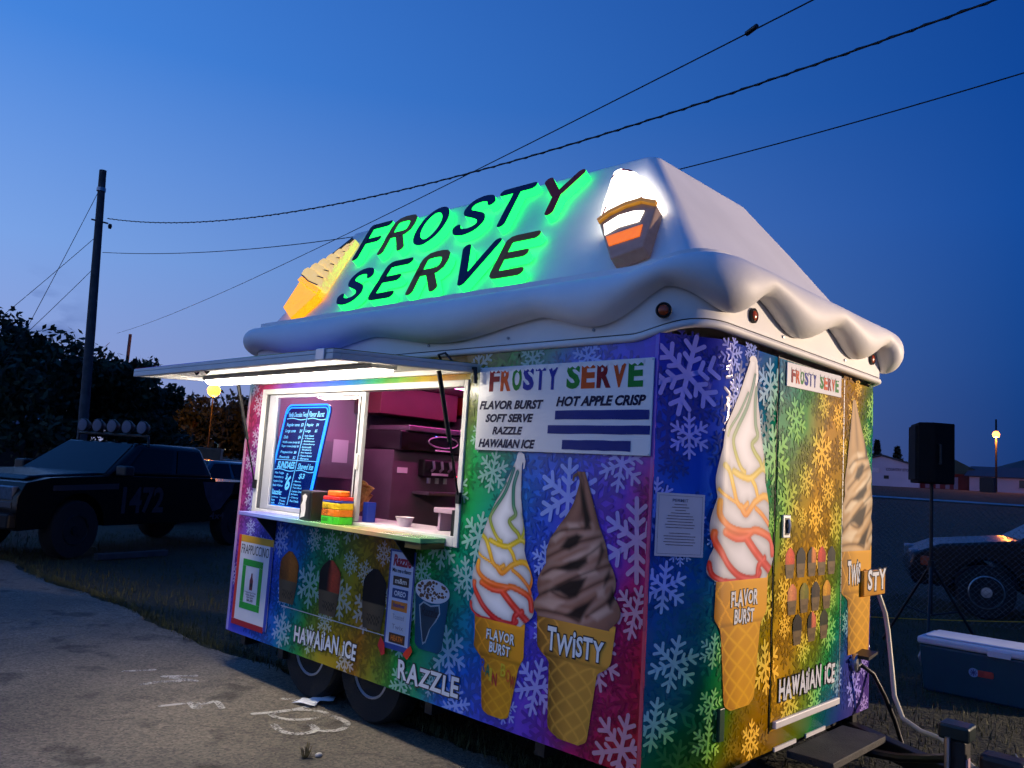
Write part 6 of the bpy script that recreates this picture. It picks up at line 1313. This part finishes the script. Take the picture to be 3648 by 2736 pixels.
# ---- trees: trunk, limbs, and a crown of leaf clumps
leafm = M('dark_foliage', (44, 58, 34), 0.75, var=0.35, scale=1.5); leafc = M('conifer_foliage', (30, 44, 32), 0.8, var=0.3, scale=2); bark = M('bark', (62, 52, 42), 0.9, var=0.3, bump=0.4, bscale=12)
def tree(name, label, p, top, rad, seed, low=1.2, n=2400, leaf=0.34, shape='round', group='trees beyond the parking field'):
    rr = np.random.default_rng(seed); g = gz(p[0], p[1]); o = empty(name, (p[0], p[1], g), 0, label, 'tree', group)
    h = top - g; mb = MB(); bend = rr.uniform(-0.25, 0.25, 2)
    mb.tube([(0, 0, -0.1), (bend[0] * 0.3, bend[1] * 0.3, h * 0.3), (bend[0], bend[1], h * 0.6), (bend[0] * 1.1, bend[1], h * 0.85)], [h * 0.03, h * 0.024, h * 0.015, h * 0.005], 8)
    tips = []
    for k in range(9):
        a = k * 2.4 + rr.uniform(-0.3, 0.3); z0 = h * rr.uniform(0.22, 0.6); L_ = rad * rr.uniform(0.5, 0.9)
        q = (bend[0] * 0.6 + math.cos(a) * L_, bend[1] * 0.6 + math.sin(a) * L_, z0 + L_ * rr.uniform(0.3, 0.7)); tips.append(q)
        mb.tube([(bend[0] * z0 / h, bend[1] * z0 / h, z0), ((bend[0] + q[0]) * 0.5, (bend[1] + q[1]) * 0.5, (z0 + q[2]) * 0.5 + 0.1), q], [h * 0.012, h * 0.008, h * 0.003], 6)
    mb.build('trunk', bark, o, smooth='auto')
    vs, fs = [], []
    if shape == 'round':
        cl_ = [np.array([rr.normal(0, rad * 0.45), rr.normal(0, rad * 0.45), low + (h - low) * rr.uniform(0.12, 0.86)]) for _ in range(22)] + [np.array(t) for t in tips]
        cl_ = [c for c in cl_]; rs = [rad * rr.uniform(0.22, 0.46) for _ in cl_]
        for i, c in enumerate(cl_): c[2] = min(c[2], h - rs[i] * 0.75)
    for _ in range(n):
        if shape == 'round':
            i = rr.integers(len(cl_)); d = rr.normal(size=3); d /= np.linalg.norm(d); c = cl_[i] + d * rs[i] * rr.uniform(0.45, 1.05) * (1, 1, 0.8)
        else:
            t = rr.random() ** 0.8; rr_ = rad * (1 - t) * rr.uniform(0.4, 1.05) * (0.75 + 0.25 * math.sin(t * 40)); a = rr.uniform(0, 6.28); c = np.array([rr_ * math.cos(a), rr_ * math.sin(a), low * 0.3 + (h - low * 0.3) * t])
        s = leaf * rr.uniform(0.5, 1.1); u = rr.normal(size=3); u /= np.linalg.norm(u); w = np.cross(u, rr.normal(size=3)); w /= np.linalg.norm(w); b = len(vs)
        vs.extend([c - u * s, c + w * s * 0.45, c + u * s, c - w * s * 0.45]); fs.append((b, b + 1, b + 2, b + 3))
    me = bpy.data.meshes.new('crown'); me.from_pydata([tuple(v) for v in vs], [], fs); link('crown', me, leafm if shape == 'round' else leafc, o)
    return o
for i, (px, D, top, rad, lb_) in enumerate(((-50, 42, 7.8, 3.8, 'large dark tree left of the others, past the picket of spotlights'), (62, 45, 7.5, 3.4, 'broad dark tree behind the pickup hood'), (165, 48, 7.75, 3.3, 'tall dark tree directly behind the utility pole'), (262, 46, 7.0, 2.4, 'dark tree whose crown slopes down right of the utility pole'), (322, 50, 5.6, 1.7, 'small dark tree at the end of the row beside the hatch'),
                                   (410, 76, 6.8, 3.2, 'orange lit tree left of the sodium street lamp'), (475, 80, 7.6, 3.6, 'orange lit tree directly behind the sodium street lamp'), (548, 78, 7.2, 3.0, 'orange lit tree right of the sodium street lamp'))):
    p = along(px, D); tree('broadleaf_tree', lb_, p, top, rad, 40 + i, 0.6, 5200 if i < 5 else 3200, 0.24 if i < 5 else 0.36)
for i, (px, top, lb_) in enumerate(((1893, 11.2, 'pointed conifer standing behind the white gabled hall, beside trailer'), (1937, 10.2, 'bushy conifer behind the ridge of the white gabled hall'))):
    p = along(px, 150); tree('conifer_tree', lb_, p, top, 2.6 if i else 2.2, 70 + i, 0.5, 1600, 0.6, 'cone', 'conifers behind the hall')

# ---- utility poles and overhead wires
wood = M('weathered_pole', (78, 74, 76), 0.85, var=0.25, scale=4, bump=0.3)
pb = (-27.31, 7.09)
pole = empty('utility_pole', (pb[0], pb[1], gz(*pb)), 0, 'tall weathered wooden utility pole behind the pickup', 'utility pole')
mb = MB(); mb.tube([(0, 0, -0.3), (-0.07, -0.2, 5.5), (-0.14, -0.42, 11.05)], [0.17, 0.15, 0.115], 14); mb.build('pole', wood, pole, smooth='auto')
mb = MB(); mb.tube([(-0.13, -0.4, 10.3), (-0.13, -0.4, 10.42)], 0.15, 12); mb.build('band', steel, pole)
mb = MB(); mb.bar((-0.12, -0.6, 9.25), (-0.12, -0.05, 9.25), 0.04, 0.05); mb.lathe([(0.05, -0.08), (0.07, 0.0), (0.05, 0.08)], (-0.05, 0.0, 9.15), (0, 0, 1), 10); mb.build('insulator', black, pole)
p2 = along(252, 70); pole2 = empty('utility_pole', (p2[0], p2[1], gz(*p2[:2])), 0, 'short distant pole top showing above the sloping tree crown', 'utility pole')
mb = MB(); mb.tube([(0, 0, -0.3), (0, 0, 10.6 - gz(*p2[:2]))], [0.17, 0.12], 10); mb.build('pole', wood, pole2, smooth='auto')
wr = M('wire_black', (14, 14, 18), 0.6, var=0)
def wireobj(a, b, sag, r, label, ext=1.35, n=70, twist=0.0):
    a, b = np.array(a), np.array(b); P = []
    for t in np.linspace(0, ext, n):
        q = a + (b - a) * t; q[2] -= 4 * sag * t * (1 - t); P.append(q)
    mb = MB(); mb.tube(P, r, 6)
    if twist:
        P2 = [q + twist * np.array([0.1 * math.cos(i * 2.1), 0.3 * math.cos(i * 2.1), math.sin(i * 2.1)]) for i, q in enumerate([P[0] + (P[-1] - P[0]) * 0 + x for x in (np.array([0, 0, 0]),)] and [np.array([np.interp(s, range(n), [p[k] for p in P]) for k in range(3)]) for s in np.linspace(0, n - 1, n * 4)])]
        mb.tube(P2, r * 0.8, 5)
    tag(mb.build('overhead_wire', wr, smooth=True), label, 'wire')
wireobj((-27.35, 6.97, 9.45), (-0.19, 6.74, 7.17), 1.0, 0.013, 'thick twisted overhead cable running from the utility pole insulator', twist=0.02)
wireobj((-27.36, 6.96, 8.24), (-0.69, 10.72, 8.14), 0.9, 0.011, 'lower overhead wire from the pole passing behind the trailer roof')
wireobj((-63.73, 21.07, 10.54), (-2.03, 6.13, 7.56), 0.45, 0.010, 'thin overhead wire rising from the distant short pole')
bq = np.array((-63.73, 21.07, 10.54)) + (np.array((-2.03, 6.13, 7.56)) - np.array((-63.73, 21.07, 10.54))) * 0.985; 
mb = MB(); mb.tube([tuple(bq + (-0.09, 0.03, -0.02)), tuple(bq + (0.09, -0.03, 0.0))], 0.035, 10); tag(mb.build('wire_splice', black, smooth='auto'), 'dark splice box hanging on the thin overhead wire', 'splice box')
for a, b, lb_ in (((-27.45, 6.62, 10.35), (-28.4, 3.5, 0.2), 'guy wire from the top band of the utility pole'), ((-27.44, 6.68, 8.7), (-29.2, 0.5, 0.6), 'guy wire from the middle of the utility pole'), ((-27.43, 6.70, 7.55), (-28.9, 1.9, 0.6), 'guy wire from low on the utility pole')):
    wireobj(a, b, 0.15, 0.010, lb_, 1.0, 20)

# ---- lamps the picture shows
def street_lamp(p, zt, label, col, watts, es, ptop=None, group=None, r=0.16, arm=0.5, aim=None, pr_=0.13):
    g = gz(p[0], p[1]); o = empty('street_lamp', (p[0], p[1], g), 0, label, 'street lamp', group); h = zt - g
    d = CAM[:2] - np.array(p[:2]); d /= np.linalg.norm(d)
    mb = MB(); mb.tube([(0, 0, -0.2), (0, 0, (ptop - g) if ptop else h + 0.3)], [pr_, pr_ * 0.8], 10); mb.build('pole', M('dark_pole', (12, 11, 11), 0.9, var=0.2), o, smooth='auto')
    mb = MB(); mb.tube([(0, 0, h + 0.15), (d[0] * arm * 0.6, d[1] * arm * 0.6, h + 0.25), (d[0] * arm, d[1] * arm, h + 0.12)], 0.03, 8); mb.build('arm', steel, o, smooth='auto')
    mb = MB(); mb.lathe([(0.05, r + 0.06), (r * 0.7, r * 0.9), (r * 0.75, r * 0.8), (r * 0.6, r * 0.8)], (d[0] * arm, d[1] * arm, h), (0, 0, 1), 16); mb.build('lamp_hood', steel, o, smooth='auto')
    mb = MB(); mb.lathe([(0, r * 0.85), (r * 0.55, r * 0.65), (r * 0.85, r * 0.1), (r * 0.75, -r * 0.4), (r * 0.4, -r * 0.75), (0, -r * 0.85)], (d[0] * arm, d[1] * arm, h), (0, 0, 1), 16); mb.build('lamp_globe', M('lamp_globe_%s' % str(col), (255, 230, 190), 0.3, em=col, es=es, var=0, samp=False), o, smooth='auto')
    L = bpy.data.lights.new('lamp_light', 'SPOT' if aim is not None else 'POINT'); L.energy = watts; L.color = lin(col)[:3]; L.shadow_soft_size = 0.2
    lo = bpy.data.objects.new('lamp_light', L); C.objects.link(lo); lo.parent = o; lo.location = (d[0] * arm, d[1] * arm, h - r - 0.2)
    if aim is not None:
        L.spot_size = R(44); L.spot_blend = 0.5
        lo.rotation_euler = (Vector((p[0] + d[0] * arm, p[1] + d[1] * arm, zt - 0.35)) - Vector(aim)).to_track_quat('Z', 'Y').to_euler()
    return o
lp = along(447, 66); street_lamp(lp, 1.5 + (985.1 - 856) / 1756 * 66, 'glowing orange sodium street lamp among trees beyond the hatch', (255, 140, 15), 1900, 26, r=0.55, arm=2.2, pr_=0.05)
rp = along(2152, 118); street_lamp(rp, 1.5 + (1095.5 - 962) / 1756 * 118 , 'glowing orange lamp on wooden pole by the long low building', (255, 140, 50), 2200, 8, ptop=12.4, r=0.5)
# the unseen vendor-field floodlight that brightens the end wall
street_lamp((7.4, 9.2, 0), 2.9, 'warm white field lamp on a pole off beside the hitch end', (255, 226, 196), FLOOD, 8, r=0.2, aim=(-0.2, 1.0, 1.5))

# ---- far buildings
hall_w = M('hall_white', (160, 168, 190), 0.7, var=0.05, scale=0.5); roof_d = M('hall_roof', (46, 54, 60), 0.7, var=0.1, scale=0.5)
hp = along(1904, 138); hall = empty('gabled_hall', (hp[0], hp[1], 3.45), R(12), 'white gabled hall with faded lettering across its front', 'building')
mb = MB(); mb.prism([(-5.2, 0), (5.2, 0), (5.2, 3.3), (0, 4.75), (-5.2, 3.3)], lambda u, v, w: (u, w, v), 0, 14); mb.build('wall', hall_w, hall)
mb = MB(); mb.prism([(-5.6, 3.2), (0, 4.78), (5.6, 3.2), (5.6, 3.42), (0, 5.02), (-5.6, 3.42)], lambda u, v, w: (u, w, v), -0.3, 14.3); mb.build('roof', roof_d, hall)
fh = lambda s, t, k: (s, -0.02 - k, t)
mb = MB(); text(mb, 'COUNTRY STORE', fh, 0.6, 4.2, 2.55, 2.95, 0.01, 0.03); mb.build('hall_lettering', M('faded_paint', (60, 66, 92), 0.8), hall, fix=False)
mb = MB(); mb.box(0.3, 1.0, -0.08, -0.02, 1.3, 1.8); mb.build('vent', black, hall)
mb = MB(); mb.box(-2.2, -0.4, -0.06, -0.02, 2.2, 2.9); mb.build('sign_panel', M('pale_panel', (180, 185, 200), 0.7), hall)
bp_ = along(2040, 138); bb = empty('red_barn', (bp_[0], bp_[1], 3.62), R(12), 'dark red shed under a green sloping roof beside the hall', 'building')
mb = MB(); mb.box(-4.4, 3.6, 0.5, 9, 0, 2.4); mb.build('wall', M('barn_red', (92, 26, 28), 0.8, var=0.15), bb)
mb = MB(); mb.prism([(-4.6, 2.41), (4.6, 2.41), (4.4, 2.9), (1.2, 4.6), (-0.8, 4.9), (-4.6, 3.6)], lambda u, v, w: (u, w, v), 0.2, 9.4); mb.build('roof', M('barn_green_roof', (30, 56, 48), 0.7, var=0.1, scale=0.6), bb)
for x in (-2.6, -1.2, 0.1, 1.2):
    mb = MB(); mb.box(x, x + 0.55, 0.42, 0.495, 0.1, 1.9); mb.build('door', M('barn_pale_door', (120, 110, 130), 0.8), bb)
lbp = along(2094, 136); lw = empty('long_low_building', (lbp[0], lbp[1], 3.6), R(3), 'long low pale building with dark windows under the street lamp', 'building')
mb = MB(); mb.box(0, 34, 0, 8, 0, 2.15); mb.build('wall', M('low_wall_pink', (176, 150, 164), 0.8, var=0.06, scale=0.6), lw)
mb = MB(); mb.prism([(-0.5, 2.16), (8.5, 2.16), (4, 3.75)], lambda u, v, w: (w, u, v), -0.6, 34.6); mb.build('roof', M('low_roof', (66, 62, 72), 0.7, var=0.12, scale=0.7), lw)
for x in (1.7, 6.2, 10.6, 15.5, 20.5):
    mb = MB(); mb.box(x, x + 1.3, -0.05, -0.005, 0.75, 1.85); wn_ = mb.build('window', M('dark_pane', (30, 34, 44), 0.15), lw)
    mb = MB(); mb.box(x - 0.1, x + 1.4, -0.09, -0.051, 0.62, 0.74); mb.build('sill', M('low_trim', (150, 132, 144), 0.8), wn_)
db = along(2134, 112); mb = MB(); g_ = gz(*db[:2]); mb.box(db[0] - 0.75, db[0] + 0.75, db[1] - 0.6, db[1] + 0.6, g_, g_ + 1.75); tag(mb.build('utility_cabinet', M('cabinet_brown', (52, 34, 34), 0.7), bevel=0.03), 'dark brown utility cabinet standing before the low building', 'cabinet')
sc_ = M('house_siding', (96, 98, 104), 0.8, var=0.08, scale=0.6)
def house(px, D, w, hgt, rise, label, rz, lit=True):
    p = along(px, D); g = gz(*p[:2]); o = empty('far_house', (p[0], p[1], g), rz, label, 'house')
    mb = MB(); mb.prism([(-w / 2, 0), (w / 2, 0), (w / 2, hgt), (0, hgt + rise), (-w / 2, hgt)], lambda u, v, t: (u, t, v), 0, w * 1.3); mb.build('wall', sc_, o)
    mb = MB(); mb.prism([(-w / 2 - 0.4, hgt - 0.2), (0, hgt + rise + 0.03), (w / 2 + 0.4, hgt - 0.2), (w / 2 + 0.4, hgt), (0, hgt + rise + 0.25), (-w / 2 - 0.4, hgt)], lambda u, v, t: (u, t, v), -0.4, w * 1.3 + 0.4); mb.build('roof', roof_d, o)
    mb = MB(); mb.box(-0.6, 0.6, -0.05, -0.005, hgt * 0.5, hgt * 0.5 + 1.3); mb.build('window', M('dark_pane', (30, 34, 44), 0.15), o)
    return o
house(296, 150, 5.4, 4.6, 3.0, 'small dim gabled house behind the pickup roof', R(75))
h2 = house(512, 150, 7.5, 5.0, 2.6, 'dim house with bright porch lights at the trailer edge', R(65))
for i, (x, z) in enumerate(((-3.2, 2.7), (0.2, 3.2))):
    mb = MB(); mb.lathe([(0.0, -0.3), (0.28, -0.1), (0.28, 0.1), (0, 0.3)], (x, -0.5, z), (0, 0, 1), 12); mb.build('porch_light', M('porch_light', (230, 255, 250), 0.3, em=(200, 255, 245), es=18, var=0, samp=False), h2, smooth='auto')
mb = MB(); mb.box(-2.1, -0.9, -0.06, -0.01, 1.0, 2.9); mb.build('lit_window', M('lit_window', (255, 220, 150), 0.4, em=(255, 214, 150), es=1.2, var=0, samp=False), h2)
gp = along(293, 80); gl_ = empty('yard_light', (gp[0], gp[1], gz(*gp[:2])), 0, 'small greenish white yard light in front of the dim gabled house', 'lamp')
mb = MB(); mb.tube([(0, 0, -0.1), (0, 0, 1.5 + (975.2 - 940) / 1756 * 80 - gz(*gp[:2]))], 0.06, 8); mb.build('post', wood, gl_)
mb = MB(); mb.lathe([(0, -0.2), (0.22, -0.06), (0.22, 0.08), (0, 0.2)], (0, 0, 1.75 + (975.2 - 940) / 1756 * 80 - gz(*gp[:2])), (0, 0, 1), 14); mb.build('lamp_globe', M('green_white_lamp', (200, 255, 240), 0.3, em=(150, 255, 230), es=20, var=0, samp=False), gl_, smooth='auto')
wp = along(96, 52); ws = empty('pale_roofed_shed', (wp[0], wp[1], gz(*wp[:2])), math.atan2(-_f[0], _f[1]) + R(28), 'low dark shed with a pale metal roof edge under the trees', 'shed')
mb = MB(); mb.box(-2.2, 2.2, 0, 3, 0, 2.25); mb.build('wall', M('shed_dark', (40, 40, 44), 0.9), ws)
mb = MB(); mb.prism([(-0.3, 2.26), (3.2, 2.26), (3.2, 2.5), (1.4, 2.95), (-0.3, 2.6)], lambda u, v, w: (w, u, v), -2.4, 2.4); mb.build('roof', M('shed_metal_roof', (150, 165, 200), 0.45, 0.2), ws)
# low bank/road shoulder and hills
hv, hf = [], []
hx = np.linspace(-420, 700, 60)
for i, x in enumerate(hx):
    hgt = 24 * float(smst(-165, -120, x)) * (1 + 0.06 * math.sin(x * 0.03) + 0.03 * math.sin(x * 0.11)) + 6
    for y, f in ((430, 0.0), (520, 0.55), (600, 1.0), (800, 0.9), (1000, 0.0)): hv.append((x, y, 2.5 + hgt * f))
hf = [(i * 5 + j, (i + 1) * 5 + j, (i + 1) * 5 + j + 1, i * 5 + j + 1) for i in range(len(hx) - 1) for j in range(4)]
me = bpy.data.meshes.new('hills'); me.from_pydata(hv, [], hf); tag(link('hills', me, M('hill_forest', (40, 52, 58), 0.95, var=0.25, scale=0.05), smooth=True), kind='structure')
